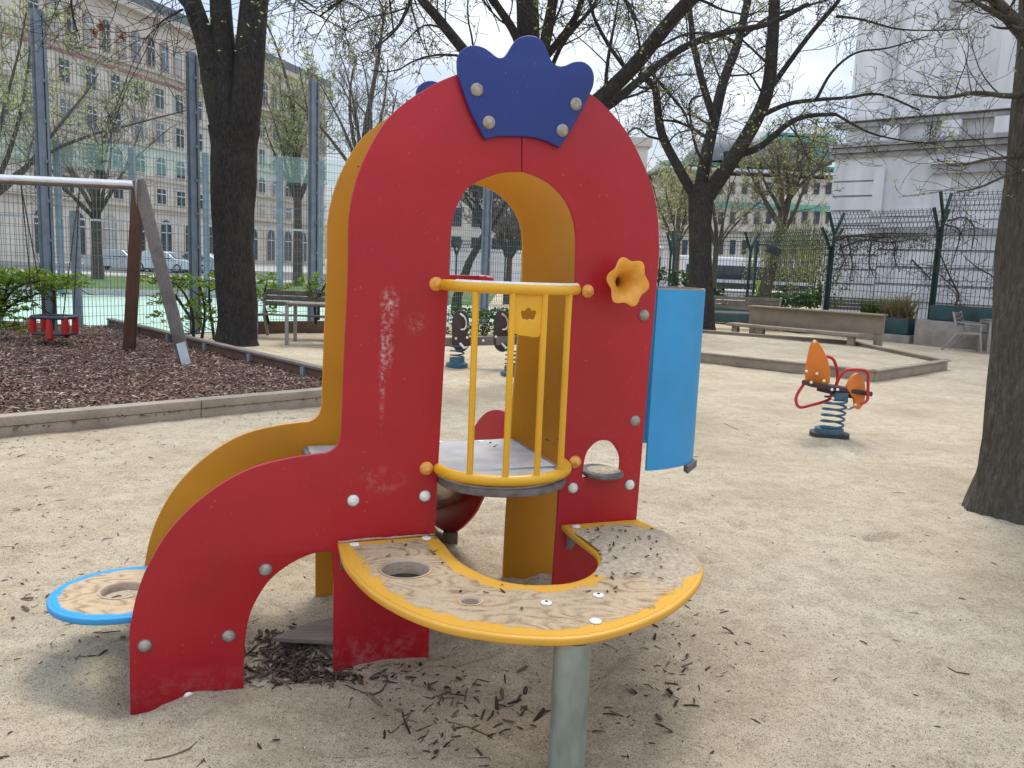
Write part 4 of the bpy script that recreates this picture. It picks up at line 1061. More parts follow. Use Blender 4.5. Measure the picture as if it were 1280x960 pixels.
for z, h, o, mt in ((1.5 + 15.9 * KB, .35, .5, 'creamd'), (1.5 + 15.2 * KB, .3, .2, 'pinkt'), (1.5 + 12.3 * KB, .3, .25, 'creamd'), (1.5 + 9.3 * KB, .35, .35, 'creamd'), (1.5 + 6.4 * KB, .35, .3, 'creamd'), (1.5 + 3.8 * KB, .5, .5, 'creamd')):
    lbox(0, LBn, 0, o, z, z + h, 'band', mt)
def arch_poly(w_, z0, z1, n=8):
    pts_ = [(-w_ / 2, z0), (w_ / 2, z0), (w_ / 2, z1 - w_ / 2)]
    pts_ += [(w_ / 2 * math.cos(math.pi * k / n), z1 - w_ / 2 + w_ / 2 * math.sin(math.pi * k / n)) for k in range(1, n)]
    return pts_ + [(-w_ / 2, z1 - w_ / 2)]
def win(u, z0, z1, w_, arched, framemat='creamd'):
    loc = FR @ Vector((u, 0, z0)); h_ = z1 - z0
    def L3(x, o, z): return FR @ Vector((u + x, o, z0 + z))
    fr_o = arch_poly(w_ + .34, -.15, h_ + .2) if arched else [(-w_ / 2 - .3, -.2), (w_ / 2 + .3, -.2), (w_ / 2 + .3, h_ + .35), (-w_ / 2 - .3, h_ + .35)]
    g = MB(); g.prism([L3(x, .003, z) for x, z in fr_o], nl * .14); fo = g.build('window', M[framemat], lb)
    pn_ = arch_poly(w_, 0, h_) if arched else [(-w_ / 2, 0), (w_ / 2, 0), (w_ / 2, h_), (-w_ / 2, h_)]
    g = MB(); g.prism([L3(x, .10, z) for x, z in pn_], nl * .07); g.build('pane', M['glass'], fo)
    g = MB(); g.bar(L3(0, .19, 0), L3(0, .19, h_ * .96), .09, .05); g.bar(L3(-w_ / 2, .19, h_ * .66), L3(w_ / 2, .19, h_ * .66), .05, .12); g.build('glazing_bar', M['white'], fo)
    return fo
def copy_win(src, du):
    c = src.copy(); COL.objects.link(c); c.location = Vector(src.location) + fx * du
    for ch in src.children:
        d = ch.copy(); COL.objects.link(d); d.parent = c
        if ch.name.startswith('pane') and rng.random() < .35: d.material_slots[0].link = 'OBJECT'; d.material_slots[0].material = M[rng.choice(['blind', 'glass2'])]
    return c
rows = [(1.5 + 16.5 * KB, 1.5 + 18.9 * KB, 1.1, True, 'terra', 2.35, 27), (1.5 + 13.0 * KB, 1.5 + 14.7 * KB, 1.3, False, 'creamd', 3.55, 22), (1.5 + 9.9 * KB, 1.5 + 11.6 * KB, 1.3, False, 'creamd', 3.55, 18), (1.5 + 7.0 * KB, 1.5 + 8.6 * KB, 1.5, True, 'creamd', 3.55, 14), (1.5 + 4.4 * KB, 1.5 + 5.7 * KB, 1.4, False, 'creamd', 3.55, 14), (.8, 1.5 + 2.9 * KB, 1.9, True, 'creamd', 4.6, 12)]
for z0, z1, w_, ar, fm, dx, n in rows:
    u0 = 30; w0 = win(u0, z0, z1, w_, ar, fm)
    for k in range(1, n):
        if u0 + k * dx < LBn - 1: copy_win(w0, k * dx)

# building seen far behind the arch, cream with a low white wall
t = thing('far_building', 'pale far building seen through the tower arch', 'building', (4, 120, 0))
MB().box((-1, 128, 9.5), (38, 16, 19)).build('wall', M['cream'], t)
MB().box((-1, 128, 19.6), (39, 17, 1.2)).build('cornice', M['creamd'], t)
w0 = MB().box((-18, 119.9, 4), (1.5, .2, 2.6)).build('window', M['glass'], t)
for r_i in range(4):
    for k in range(12):
        if r_i == 0 and k == 0: continue
        c = w0.copy(); COL.objects.link(c); c.location = Vector(w0.location) + Vector((3 * k, 0, 4.1 * r_i))
o = MB().box((3, 49, 1.2), (14, .5, 2.4)).build('garden_wall', M['stucco']); tag(o, 'low white wall behind the fence seen through the arch', 'low wall')

# MUSEUM with green copper roof (right of centre)
t = thing('museum_building', 'pale stone museum with green copper roof and dark dome', 'building', (30, 110, 0))
def mpt(px, py, Y): return D(px, py, Y)
def mbox(px0, px1, py0, py1, Y, dep, name, mat):
    a_ = mpt(px0, py0, Y); b2 = mpt(px1, py1, Y); x0, x1 = a_.x, b2.x; z1 = a_.z; z0 = b2.z
    return MB().box(((x0 + x1) / 2, Y + dep / 2, (z0 + z1) / 2), (x1 - x0, dep, abs(z1 - z0))).build(name, M[mat], t)
YM = 115
zg = D(900, 345, YM).z
mbox(826, 1075, 216, 352, YM, 20, 'wall', 'cream')
mbox(822, 1078, 210, 217, YM - .8, 22, 'cornice', 'stucco')
mbox(826, 1075, 256, 259, YM - .5, .6, 'band', 'copper'); mbox(826, 1075, 285, 289, YM - .6, .7, 'band', 'creamd')
mbox(830, 1070, 204, 210, YM + 2, 16, 'parapet', 'copper')
mbox(972, 1040, 178, 206, YM + 1, 14, 'attic', 'bronze')
mbox(955, 1045, 170, 179, YM - .5, 17, 'roof', 'copper'); mbox(962, 1040, 165, 171, YM + .5, 14, 'roof', 'copper'); mbox(960, 974, 180, 207, YM + .5, 3, 'corner_pier', 'copper'); mbox(1018, 1045, 180, 200, YM + .4, 3, 'corner_pier', 'copper')
dc = D(935, 206, YM + 8); g = MB()
g.lathe([(9.5, 0), (9.3, 1.2), (8.2, 2.6), (6.2, 3.8), (3.5, 4.7), (.01, 5.1)], Matrix.Translation((dc.x, dc.y, dc.z - .5)), 24); g.build('dome', M['roofs'], t, True)
w0 = None
for py0, py1 in ((228, 243), (265, 280), (300, 318)):
    for px in range(838, 1040, 15):
        a_ = mpt(px, py0, YM); b2 = mpt(px + 5, py1, YM)
        f_ = MB().box(((a_.x + b2.x) / 2, YM - .1, (a_.z + b2.z) / 2), (b2.x - a_.x, .3, a_.z - b2.z)).build('window', M['glass'], t)

# ================================================================== TREES
def curve_pts(p, d, L, n, wob, rr, up=.0):
    pts = [p.copy()]; d = d.normalized()
    cv = Vector((rr.uniform(-wob, wob), rr.uniform(-wob, wob), rr.uniform(-wob, wob)))
    for k in range(n):
        if rr.random() < .35: cv = Vector((rr.uniform(-wob, wob), rr.uniform(-wob, wob), rr.uniform(-wob, wob)))
        d = (d + cv * 1.2 + Vector((rr.uniform(-wob, wob) * .4, rr.uniform(-wob, wob) * .4, up))).normalized()
        pts.append(pts[-1] + d * (L / n))
    return pts
class Tree:
    def __init__(s, seed): s.rr = random.Random(seed); s.wood = MB(); s.tw = MB(); s.tips = []
    def limb(s, pts, r0, r1, n=9, big=True):
        K = len(pts) - 1; s.wood.tube(pts, [r0 + (r1 - r0) * (k / K) ** .8 for k in range(K + 1)], n)
    def sprout(s, pts, r0, r1, cnt, L, lvl, spread=1.0, up=.06, t0=.2, wob=.14):
        rr = s.rr; K = len(pts) - 1
        for c in range(cnt):
            t = t0 + (1 - t0) * (c + rr.random()) / cnt; t = min(t, .999); i = int(t * K); fr = t * K - i
            p = pts[i].lerp(pts[i + 1], fr); d = (pts[i + 1] - pts[i]).normalized()
            o = Vector((rr.uniform(-1, 1), rr.uniform(-1, 1), rr.uniform(-.7, 1))); o = (o - d * o.dot(d))
            if o.length < 1e-3: continue
            dd = (d * rr.uniform(.3, .9) + o.normalized() * spread * rr.uniform(.6, 1.1)).normalized()
            ll = L * rr.uniform(.55, 1.1) * (1.1 - .45 * t); rb = (r0 + (r1 - r0) * t) * rr.uniform(.34, .52)
            n = 6 if lvl > 1 else 4
            q = curve_pts(p, dd, ll, n + 1, wob * 1.25, rr, up); rb = max(rb, s.rmin)
            re = max(rb * .35, s.rmin * .8)
            (s.wood if lvl >= 3 else s.tw).tube(q, [rb + (re - rb) * k / (n + 1) for k in range(n + 2)], 6 if lvl >= 3 else (4 if lvl == 2 else 3), cap=False)
            if lvl > 1: s.sprout(q, rb, re, s.cn[lvl - 2], ll * s.lf, lvl - 1, spread, up, .15, wob)
            else: s.tips.append(q)
    rmin = .004; cn = [4, 5, 5]; lf = .66
    def leaves(s, n_per, size, rr=None, prob=1.0):
        rr = np.random.RandomState(s.rr.randint(0, 9999)); P = []
        for q in s.tips:
            if rr.rand() > prob: continue
            for _ in range(n_per):
                t = (1 - .85 * rr.rand() ** 1.8) * (len(q) - 1) * .999; i = int(t); p = q[i].lerp(q[min(i + 1, len(q) - 1)], t - i); P.append(tuple(p + Vector(rr.normal(0, size * .5, 3))))
        return leafquads(P, size, rr)
def leafquads(P, size, rr, flat=0.0, asp=.6):
    P = np.array(P); n = len(P)
    a = rr.normal(0, 1, (n, 3)); a[:, 2] *= (1 - flat); a /= np.linalg.norm(a, axis=1)[:, None]
    b_ = rr.normal(0, 1, (n, 3)); b_[:, 2] *= (1 - flat); b_ -= a * (a * b_).sum(1)[:, None]; b_ /= np.linalg.norm(b_, axis=1)[:, None]
    s_ = size * rr.uniform(.5, 1.2, n)[:, None]
    V = np.stack([P - a * s_ * .5, P + b_ * s_ * asp * .5, P + a * s_ * .5, P - b_ * s_ * asp * .5], 1).reshape(-1, 3)
    return V, np.arange(4 * n).reshape(-1, 4)
def tree_obj(T, label, loc, trunk_mat, twig_mat, leaf=None, leafname='leaves', group=None, name='tree'):
    t = thing(name, label, 'tree', tuple(loc), 0, group)
    quick('trunk', T.wood.v, [f for f in T.wood.f if len(f) == 4], trunk_mat, t, True)
    if T.tw.v: quick('crown', T.tw.v, [f for f in T.tw.f if len(f) == 4], twig_mat, t, True)
    if leaf is not None: quick(leafname, leaf[0], leaf[1], leaf[2], t)
    return t
def limbpx(l, Y, dy=0.0):                     # limb through photo points, leaning dy metres in depth from start to end
    K = len(l) - 1; Q = [D(p[0], p[1], Y + dy * k / K) for k, p in enumerate(l)]
    out = []                                   # smooth in 3D
    for i in range(K):
        p0 = Q[i - 1] if i else Q[i] * 2 - Q[1]; p3 = Q[i + 2] if i + 2 <= K else Q[i + 1] * 2 - Q[i]
        for k in range(4):
            t = k / 4; p1, p2 = Q[i], Q[i + 1]
            out.append(.5 * ((2 * p1) + (p2 - p0) * t + (2 * p0 - 5 * p1 + 4 * p2 - p3) * t * t + (3 * p1 - p0 - 3 * p2 + p3) * t ** 3))
    out.append(Q[-1]); return out
def rough_trunk(mb, pts, rads, n=40, amp=.05, fl=0):
    o = len(mb.v); K = len(pts)
    for i in range(K):
        for k in range(n):
            a = 2 * math.pi * k / n; d = Vector((math.cos(a), math.sin(a), 0)); z = pts[i].z
            r = rads[i] * (1 + amp * noise.noise(Vector((math.cos(a) * 2.2, math.sin(a) * 2.2, z * .9))) + amp * .45 * noise.noise(Vector((math.cos(a) * 9, math.sin(a) * 9, z * 2.2))) + amp * .25 * noise.noise(Vector((math.cos(a) * 24, math.sin(a) * 24, z * 3))))
            mb.v.append(tuple(pts[i] + d * r))
    for i in range(K - 1):
        for k in range(n): mb.f.append((o + i * n + k, o + i * n + (k + 1) % n, o + (i + 1) * n + (k + 1) % n, o + (i + 1) * n + k))
def dens(pts, m=5):
    out = []
    for i in range(len(pts) - 1):
        for k in range(m): out.append((pts[i][0].lerp(pts[i + 1][0], k / m), pts[i][1] + (pts[i + 1][1] - pts[i][1]) * k / m))
    out.append(pts[-1]); return out

# --- right edge tree
Y = 5.15; T = Tree(11); T.rmin = .0018
base = G(1268, 662); base.y = Y
ctl = [(D(1280, 700, Y), .46), (D(1278, 665, Y), .37), (D(1282, 600, Y), .285), (D(1292, 500, Y), .265), (D(1297, 380, Y), .235), (D(1304, 250, Y), .215), (D(1312, 130, Y), .20), (D(1318, 60, Y), .19), (D(1324, -60, Y), .19)]
dd_ = dens(ctl, 6); rough_trunk(T.wood, [a[0] for a in dd_], [a[1] for a in dd_], 48, .10)
for l, r0, r1 in (([(1290, 115), (1262, 120), (1220, 116), (1180, 122), (1140, 118)], .022, .006), ([(1300, 60), (1275, 35), (1256, 15), (1235, -8), (1200, -40)], .06, .02), ([(1300, 190), (1270, 196), (1236, 199), (1195, 207), (1172, 200)], .016, .004), ([(1300, 210), (1262, 218), (1225, 234), (1196, 240)], .013, .004), ([(1310, 20), (1270, 28), (1240, 14), (1215, 0)], .03, .01)):
    q = limbpx(l, Y, -.3); T.limb(q, r0, r1, 8); T.sprout(q, r0 * .6, r1 * .7, 9, .5, 2, .9, .04)
for k in range(4):
    q = curve_pts(D(1318, -220 - 60 * k, Y), Vector((math.cos(k * 1.9), math.sin(k * 1.9), .9)), 3.5, 8, .12, T.rr, .05); T.limb(q, .10, .02, 8); T.sprout(q, .1, .02, 8, 1.4, 3)
Lf = T.leaves(3, .022, prob=.6)
tree_obj(T, 'thick rough trunk at the right edge with thin budding side twigs', (base.x, Y, 0), 'bark', 'twig', (Lf[0], Lf[1], 'bud'), 'buds')

# --- left big tree
Y = 13.6; T = Tree(5); T.rmin = .0042
ctl = [(D(295, 437, Y), .40), (D(295, 425, Y), .335), (D(296, 400, Y), .31), (D(294, 340, Y), .325), (D(291, 270, Y), .33), (D(291, 215, Y), .345), (D(292, 185, Y), .35), (D(292, 160, Y), .40)]
dd_ = dens(ctl, 6); rough_trunk(T.wood, [a[0] for a in dd_], [a[1] for a in dd_], 40, .10)
mains = [([(284, 185), (271, 130), (259, 60), (246, 20), (228, -30)], .20, .14), ([(289, 185), (284, 120), (279, 60), (276, 10), (272, -60)], .24, .15), ([(299, 185), (308, 120), (313, 60), (318, 0), (327, -80)], .28, .20), ([(246, 25), (236, 8), (224, -6), (205, -40)], .10, .05)]
for l, r0, r1 in mains: q = limbpx(l, Y, T.rr.uniform(-.4, .4)); T.limb(q, r0, r1, 14)
for l, r0, r1 in (([(246, -20), (200, -60), (120, -90), (0, -60)], .13, .04), ([(300, -70), (420, -90), (520, -70), (600, -10)], .14, .03), ([(228, 12), (205, 25), (190, 40), (178, 52)], .02, .006), ([(320, -60), (350, -30), (372, -5), (395, 10)], .05, .01)):
    q = limbpx(l, Y, -2.0); T.limb(q, r0, r1, 8); T.sprout(q, r0, r1, 8, 2.2, 3, 1, -.03)
for k in range(7):
    a = k * .9; q = curve_pts(D(300, -60 - 25 * k, Y), Vector((math.cos(a), math.sin(a), .7)), 5, 8, .12, T.rr, .03); T.limb(q, .15, .03, 8); T.sprout(q, .12, .03, 7, 2.2, 3)
for px, py in ((215, 40), (180, 30), (130, 45), (160, 50), (110, 20), (210, 55), (90, 12), (390, 15), (420, 20), (350, 5)):
    q = curve_pts(D(px + T.rr.uniform(-10, 10), -30, Y - 2), Vector((T.rr.uniform(-.3, .3), 0, -1)), 1.1, 4, .2, T.rr, 0); T.tw.tube(q, [.008, .007, .006, .005, .004], 3); T.sprout(q, .01, .005, 7, .5, 1)
Lf = T.leaves(2, .055, prob=.35)
T_dry = leafquads([tuple(D(px + a, py + b_, 11.6)) for px, py in ((127, 33), (152, 46), (118, 40)) for a, b_ in [(rng.gauss(0, 2.2), rng.gauss(0, 2.8)) for _ in range(60)]], .05, np.random.RandomState(4))
lt_ = tree_obj(T, 'big dark trunk splitting into three upright limbs left of the tower', (base.x * 0 + D(295, 425, Y).x, Y, 0), 'bark2', 'twig', (Lf[0], Lf[1], 'leafy'), 'buds')
for k in range(3): quick('seed_cluster', T_dry[0][k * 240:(k + 1) * 240], T_dry[1][:60], 'dryred', lt_)

# --- tree behind the crown
Y = 11; T = Tree(6); T.rmin = .0032
ctl = [(D(690, 480, Y), .30), (D(686, 420, Y), .24), (D(678, 300, Y), .215), (D(668, 200, Y), .20), (D(664, 150, Y), .22)]
dd_ = dens(ctl, 4); rough_trunk(T.wood, [a[0] for a in dd_], [a[1] for a in dd_], 24, .08)
mains = [([(664, 160), (660, 90), (660, 30), (657, -40), (655, -120)], .19, .13), ([(662, 150), (620, 110), (579, 62), (545, 20), (524, -5), (490, -60)], .085, .055), ([(662, 100), (645, 45), (620, 5), (600, -30)], .07, .04), ([(668, 100), (682, 50), (692, -5), (700, -50)], .09, .05),
    ([(670, 165), (715, 150), (745, 128), (790, 85), (835, 30), (870, -8), (920, -60)], .115, .075), ([(680, 170), (755, 135), (800, 100), (850, 62), (900, 42), (960, 30), (1010, 5)], .075, .03), ([(664, 90), (690, 62), (720, 20), (735, -30)], .06, .035), ([(676, 130), (700, 60), (740, 10), (755, -20)], .035, .02), ([(579, 62), (560, 40), (530, 32), (500, 60)], .02, .008),
    ([(785, 90), (760, 55), (742, 20), (735, -10)], .028, .02), ([(815, 92), (835, 115), (855, 140), (862, 160)], .022, .012)]
LQ = []
for l, r0, r1 in mains: q = limbpx(l, Y, T.rr.uniform(-1.2, 1.2)); T.limb(q, r0, r1, 10); LQ.append((q, r0, r1))
for q, r0, r1 in LQ[1:]: T.sprout(q, r0 * .5, r1 * .5, 8, 1.6, 3, .9, .03, .25, .15)
for l in ([(655, -60), (560, -70), (480, -30), (410, 10)], [(640, -60), (540, -40), (500, 30), (470, 60)], [(700, -60), (760, -30), (800, 30)], [(560, -60), (480, -50), (440, -10), (400, 20)]):
    q = limbpx(l, Y, -1.5); T.limb(q, .04, .01, 6); T.sprout(q, .04, .01, 9, 1.2, 3, 1, -.04)
Lf = T.leaves(2, .045, prob=.6)
tree_obj(T, 'wide spreading dark tree rising behind the blue crown', (D(686, 420, Y).x, Y, 0), 'bark2', 'twig', (Lf[0], Lf[1], 'bud'), 'buds')

# --- mid right tree
Y = 20.5; T = Tree(8); T.rmin = .006
ctl = [(D(877, 425, Y), .40), (D(877, 405, Y), .33), (D(876, 340, Y), .285), (D(875, 280, Y), .27), (D(876, 245, Y), .31), (D(878, 232, Y), .34)]
dd_ = dens(ctl, 5); rough_trunk(T.wood, [a[0] for a in dd_], [a[1] for a in dd_], 26, .08)
mains = [([(868, 245), (848, 210), (828, 170), (822, 135), (818, 110), (800, 92)], .16, .08), ([(874, 245), (882, 200), (893, 150), (905, 100), (922, 55), (935, 0), (945, -40)], .21, .10), ([(884, 245), (915, 200), (945, 150), (960, 110), (965, 60), (968, 0), (965, -60)], .24, .13), ([(893, 150), (880, 110), (868, 60), (862, 10), (855, -40)], .12, .06),
    ([(958, 118), (985, 80), (1015, 40), (1045, 5), (1060, -20)], .09, .05), ([(905, 195), (935, 190), (955, 180), (985, 155), (1010, 145), (1045, 143)], .13, .05), ([(950, 145), (985, 130), (1020, 125), (1060, 122), (1100, 118), (1150, 138)], .08, .025), ([(922, 55), (900, 45), (860, 42), (820, 60)], .06, .03), ([(818, 110), (795, 105), (770, 60)], .05, .02),
    ([(830, 175), (810, 170), (795, 160), (775, 175)], .04, .02), ([(888, 175), (865, 160), (845, 152), (825, 150)], .05, .03), ([(1045, 143), (1085, 165), (1125, 175), (1170, 180)], .04, .015), ([(1020, 125), (1040, 90), (1070, 66), (1110, 60), (1160, 45)], .05, .015), ([(930, 45), (960, 22), (1000, 10), (1050, -5)], .05, .03), ([(1045, 20), (1080, 25), (1120, 36), (1165, 38), (1210, 36)], .04, .012), ([(910, 95), (940, 92), (958, 80)], .03, .02), ([(886, 210), (870, 185), (862, 130), (880, 118)], .05, .02), ([(985, 155), (1000, 175), (1010, 200)], .025, .012)]
LQ = []
for l, r0, r1 in mains: q = limbpx(l, Y, T.rr.uniform(-2.0, 2.0) if l[0][1] > 150 else T.rr.uniform(-.8, .8)); T.limb(q, r0 * .86, r1 * .86, 9); LQ.append((q, r0, r1))
for q, r0, r1 in LQ: T.sprout(q, r0 * .36, r1 * .42, 7, 2.0, 3, .9, .03, .3, .16)
Lf = T.leaves(2, .06, prob=.55)
tree_obj(T, 'spreading bare tree with trunk behind the blue side panel', (D(877, 410, Y).x, Y, 0), 'bark2', 'twig', (Lf[0], Lf[1], 'bud'), 'buds')

# --- background trees
def bgtree(px, Y, base_r, hfork, Hh, spread, seed, label, trunk='bark3', twig='twigfar', leafm_=None, leafsz=.12, nl=4, prob=1, lean=0, n=8, pxtop=None, rmin=.009, up=.10, group=None):
    T = Tree(seed); T.rmin = rmin; p = gp(px, Y); rr = T.rr
    ctl = [(p - Z3 * .2, base_r * 1.3), (p + Z3 * .4, base_r), (p + Z3 * hfork * .6 + Vector((lean * .4, 0, 0)), base_r * .85), (p + Z3 * hfork + Vector((lean, 0, 0)), base_r * .8)]
    dd_ = dens(ctl, 3); rough_trunk(T.wood, [a[0] for a in dd_], [a[1] for a in dd_], 12, .06); c = ctl[-1][0]
    q = curve_pts(c, Vector((lean * .05, 0, 1)), Hh - hfork, 7, .10, rr, .05); T.limb(q, base_r * .7, .03, 7); T.sprout(q, base_r * .35, .03, 7, spread * .6, 3, 1, up)
    for k in range(n):
        a = 2 * math.pi * (k + rr.random() * .5) / n; q = curve_pts(c - Z3 * rr.uniform(0, hfork * .15), Vector((math.cos(a) * spread * .8, math.sin(a) * spread * .8, (Hh - hfork) * rr.uniform(.5, .9))), math.hypot(spread, (Hh - hfork) * .7) * rr.uniform(.7, 1), 7, .14, rr, up * .6)
        T.limb(q, base_r * .42, .02, 6); T.sprout(q, base_r * .2, .02, 7, spread * .55, 3, 1, up)
    lf = None
    if leafm_: l_ = T.leaves(nl, leafsz, prob=prob); lf = (l_[0], l_[1], leafm_)
    return tree_obj(T, label, p, trunk, twig, lf, 'leaves', group)
G_ = 'park trees beyond the courts'
bgtree(-40, 24, .22, 3.0, 10.5, 4.6, 21, 'yellow green budding tree leaning in from the left edge', leafm_='leafy', leafsz=.13, nl=4, lean=.6, n=10, group=G_)
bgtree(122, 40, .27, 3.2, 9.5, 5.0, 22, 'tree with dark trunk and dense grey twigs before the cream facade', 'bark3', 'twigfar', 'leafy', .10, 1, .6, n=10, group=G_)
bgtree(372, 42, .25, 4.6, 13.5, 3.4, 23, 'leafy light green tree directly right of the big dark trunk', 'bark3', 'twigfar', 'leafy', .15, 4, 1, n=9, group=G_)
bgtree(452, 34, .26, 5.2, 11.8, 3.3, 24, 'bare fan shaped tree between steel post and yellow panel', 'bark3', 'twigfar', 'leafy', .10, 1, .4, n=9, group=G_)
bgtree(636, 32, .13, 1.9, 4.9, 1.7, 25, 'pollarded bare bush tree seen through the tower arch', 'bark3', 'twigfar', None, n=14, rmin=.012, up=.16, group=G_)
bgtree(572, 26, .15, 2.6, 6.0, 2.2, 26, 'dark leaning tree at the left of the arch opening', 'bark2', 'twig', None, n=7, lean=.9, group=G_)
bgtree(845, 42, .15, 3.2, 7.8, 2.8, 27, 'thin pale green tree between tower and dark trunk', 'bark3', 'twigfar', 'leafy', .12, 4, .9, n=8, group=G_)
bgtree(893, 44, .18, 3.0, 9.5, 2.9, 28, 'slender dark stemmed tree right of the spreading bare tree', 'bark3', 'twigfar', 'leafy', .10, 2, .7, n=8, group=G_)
# willow
def willow(px, Y, seed, label):
    T = Tree(seed); T.rmin = .012; p = gp(px, Y); rr = T.rr; top = p + Vector((.8, 0, 5.0))
    ctl = [(p, .36), (p + Vector((.25, 0, 1.6)), .29), (p + Vector((.55, 0, 3.3)), .26), (top, .2)]
    dd_ = dens(ctl, 3); rough_trunk(T.wood, [a[0] for a in dd_], [a[1] for a in dd_], 12, .06)
    for k in range(11):
        a = k * 2.4; q = curve_pts(top - Z3 * rr.uniform(0, 1.6), Vector((math.cos(a) * 1.0, math.sin(a), 1.5)), rr.uniform(3, 5.5), 7, .12, rr, .05); T.limb(q, .12, .03, 6)
        T.sprout(q, .07, .02, 8, 1.7, 3, 1, .06)
    tips = []
    for k in range(420):
        a = rr.uniform(0, 6.28); rad = math.sqrt(rr.random()); st_p = top + Vector((1.0 + math.cos(a) * rad * 2.6, math.sin(a) * rad * 2, rr.uniform(-2.2, -.3)))
        q = curve_pts(st_p, Vector((rr.uniform(-.2, .2), rr.uniform(-.2, .2), -1)), rr.uniform(1.0, 2.6), 4, .12, rr, -.1); T.tw.tube(q, .01, 3, cap=False); tips.append(q)
    T.tips = T.tips[::6]; T.tips += tips * 1
    L_ = T.leaves(13, .13); return tree_obj(T, label, p, 'bark3', 'twigfar', (L_[0], L_[1], 'leafy'), 'leaves', G_)
willow(955, 40, 31, 'willow with hanging yellow green shoots before the museum')

# ================================================================== SHRUBS & HEDGES
def shrub(name, label, pads, stems, Y, leafmat, size, n, dens_=1.0, group=None):
    # pads: (px, py, rx, ry) leafy clumps in real size at depth Y ; stems px polylines
    p0 = G(stems[0][0][0], stems[0][0][1]) if stems else gp(pads[0][0], Y)
    t = thing(name, label, 'shrub', (D(pads[0][0], 400, Y).x, Y, 0), 0, group); rr = random.Random(len(label)); nr = np.random.RandomState(len(label))
    g = MB()
    for l in stems:
        q = limbpx(l, Y, rr.uniform(-.15, .15)); g.tube(q, [.028 - .018 * k / len(q) for k in range(len(q))], 6)
        for _ in range(7):
            i = rr.randint(1, len(q) - 2); qq = curve_pts(q[i], Vector((rr.uniform(-1, 1), rr.uniform(-1, 1), rr.uniform(-.2, .5))), .5, 4, .3, rr); g.tube(qq, [.010, .008, .006, .005, .004], 4)
    P = []
    for px, py, rx, ry in pads:
        c = D(px, py, Y); sx = rx * Y / F; sz = ry * Y / F; k_ = int(n * rx * ry / 400)
        for _ in range(int(10 * rx * ry / 900) + 3):
            a0 = c + Vector((rr.gauss(0, sx * .4), rr.gauss(0, .2), rr.gauss(-sz * .2, sz * .4))); qq = curve_pts(a0, Vector((rr.uniform(-1, 1), rr.uniform(-1, 1), rr.uniform(-.3, .4))), sx * .9, 4, .3, rr); g.tube(qq, [.008, .007, .006, .004, .003], 3)
        nc = max(4, k_ // 14); cl = [(nr.uniform(-1, 1), nr.uniform(-1, 1), nr.uniform(-1, 1)) for _ in range(nc)]
        for _ in range(k_):
            u_ = cl[nr.randint(nc)]; v_ = nr.normal(0, 1, 3); v_ /= max(.4, np.linalg.norm(v_)); s_ = .22
            P.append((c.x + (u_[0] + v_[0] * s_) * sx * .95, c.y + (u_[1] + v_[1] * s_) * max(.25, sx * .5), c.z + (u_[2] * (1 - .3 * abs(u_[0])) + v_[2] * s_ * .8) * sz))
    quick('stems', g.v, [f for f in g.f if len(f) == 4], 'twig', t, True)
    V, Fq = leafquads(P, size, nr, .45); quick('leaves', V, Fq, leafmat, t); return t
shrub('shrub', 'bright green layered shrub left of the swing seat', [(20, 345, 40, 12), (50, 350, 32, 12), (85, 352, 28, 9), (15, 370, 22, 12), (10, 395, 18, 8), (30, 385, 14, 6), (12, 408, 22, 7), (-30, 360, 40, 30), (60, 366, 18, 8)], [[(-20, 425), (-5, 395), (20, 360), (60, 350)], [(-20, 425), (5, 370), (15, 345)], [(65, 418), (68, 385), (67, 350)], [(-10, 400), (20, 378), (50, 366)]], 12.3, 'leaf', .06, 700)
shrub('shrub', 'loose green shrub between the swing posts and the big trunk', [(195, 350, 16, 8), (215, 348, 22, 8), (245, 352, 26, 9), (262, 350, 14, 10), (205, 375, 14, 8), (250, 375, 14, 12), (195, 395, 8, 8), (262, 395, 10, 15), (240, 400, 10, 12)], [[(242, 425), (240, 390), (225, 360), (195, 345)], [(252, 425), (256, 390), (248, 350)], [(268, 425), (262, 380), (262, 350)], [(240, 400), (215, 365), (190, 348)]], 14.0, 'leaf', .06, 700)
shrub('shrub', 'green shrub behind the left park bench', [(335, 350, 18, 9), (352, 356, 14, 8), (322, 372, 12, 12), (340, 385, 10, 8), (386, 352, 14, 9), (395, 365, 12, 8), (400, 350, 18, 9)], [[(336, 405), (330, 375), (334, 350)], [(395, 405), (392, 375), (385, 350)], [(398, 400), (400, 370), (410, 350)]], 15.3, 'leaf', .06, 700)
shrub('hedge', 'dark clipped hedge behind the spring seesaw', [(560, 392, 22, 9), (590, 390, 22, 8), (622, 392, 20, 8), (650, 392, 20, 8), (600, 412, 16, 12), (635, 412, 14, 12), (570, 412, 12, 10), (610, 425, 12, 7)], [[(596, 437), (606, 410), (620, 385)], [(575, 435), (582, 405), (570, 385)], [(640, 435), (632, 405), (640, 385)]], 17.5, 'leafd', .07, 1100)
shrub('hedge', 'green hedge behind the sandbox bench', [(896, 366, 14, 8), (925, 384, 28, 7), (955, 376, 28, 8), (985, 375, 28, 9), (1012, 374, 24, 10), (895, 390, 14, 12), (915, 397, 20, 10), (1030, 366, 10, 16), (880, 362, 14, 8)], [[(900, 420), (902, 390), (905, 350)], [(960, 410), (955, 380), (950, 360)], [(1012, 400), (1015, 370), (1020, 345)]], 28, 'leafd', .12, 2200)
shrub('hedge', 'pale green bushes left of the dark trunk behind the blue panel', [(830, 345, 16, 10), (852, 352, 14, 12), (840, 375, 20, 14)], [[(840, 400), (842, 370), (845, 340)]], 29, 'leafd', .12, 1500)
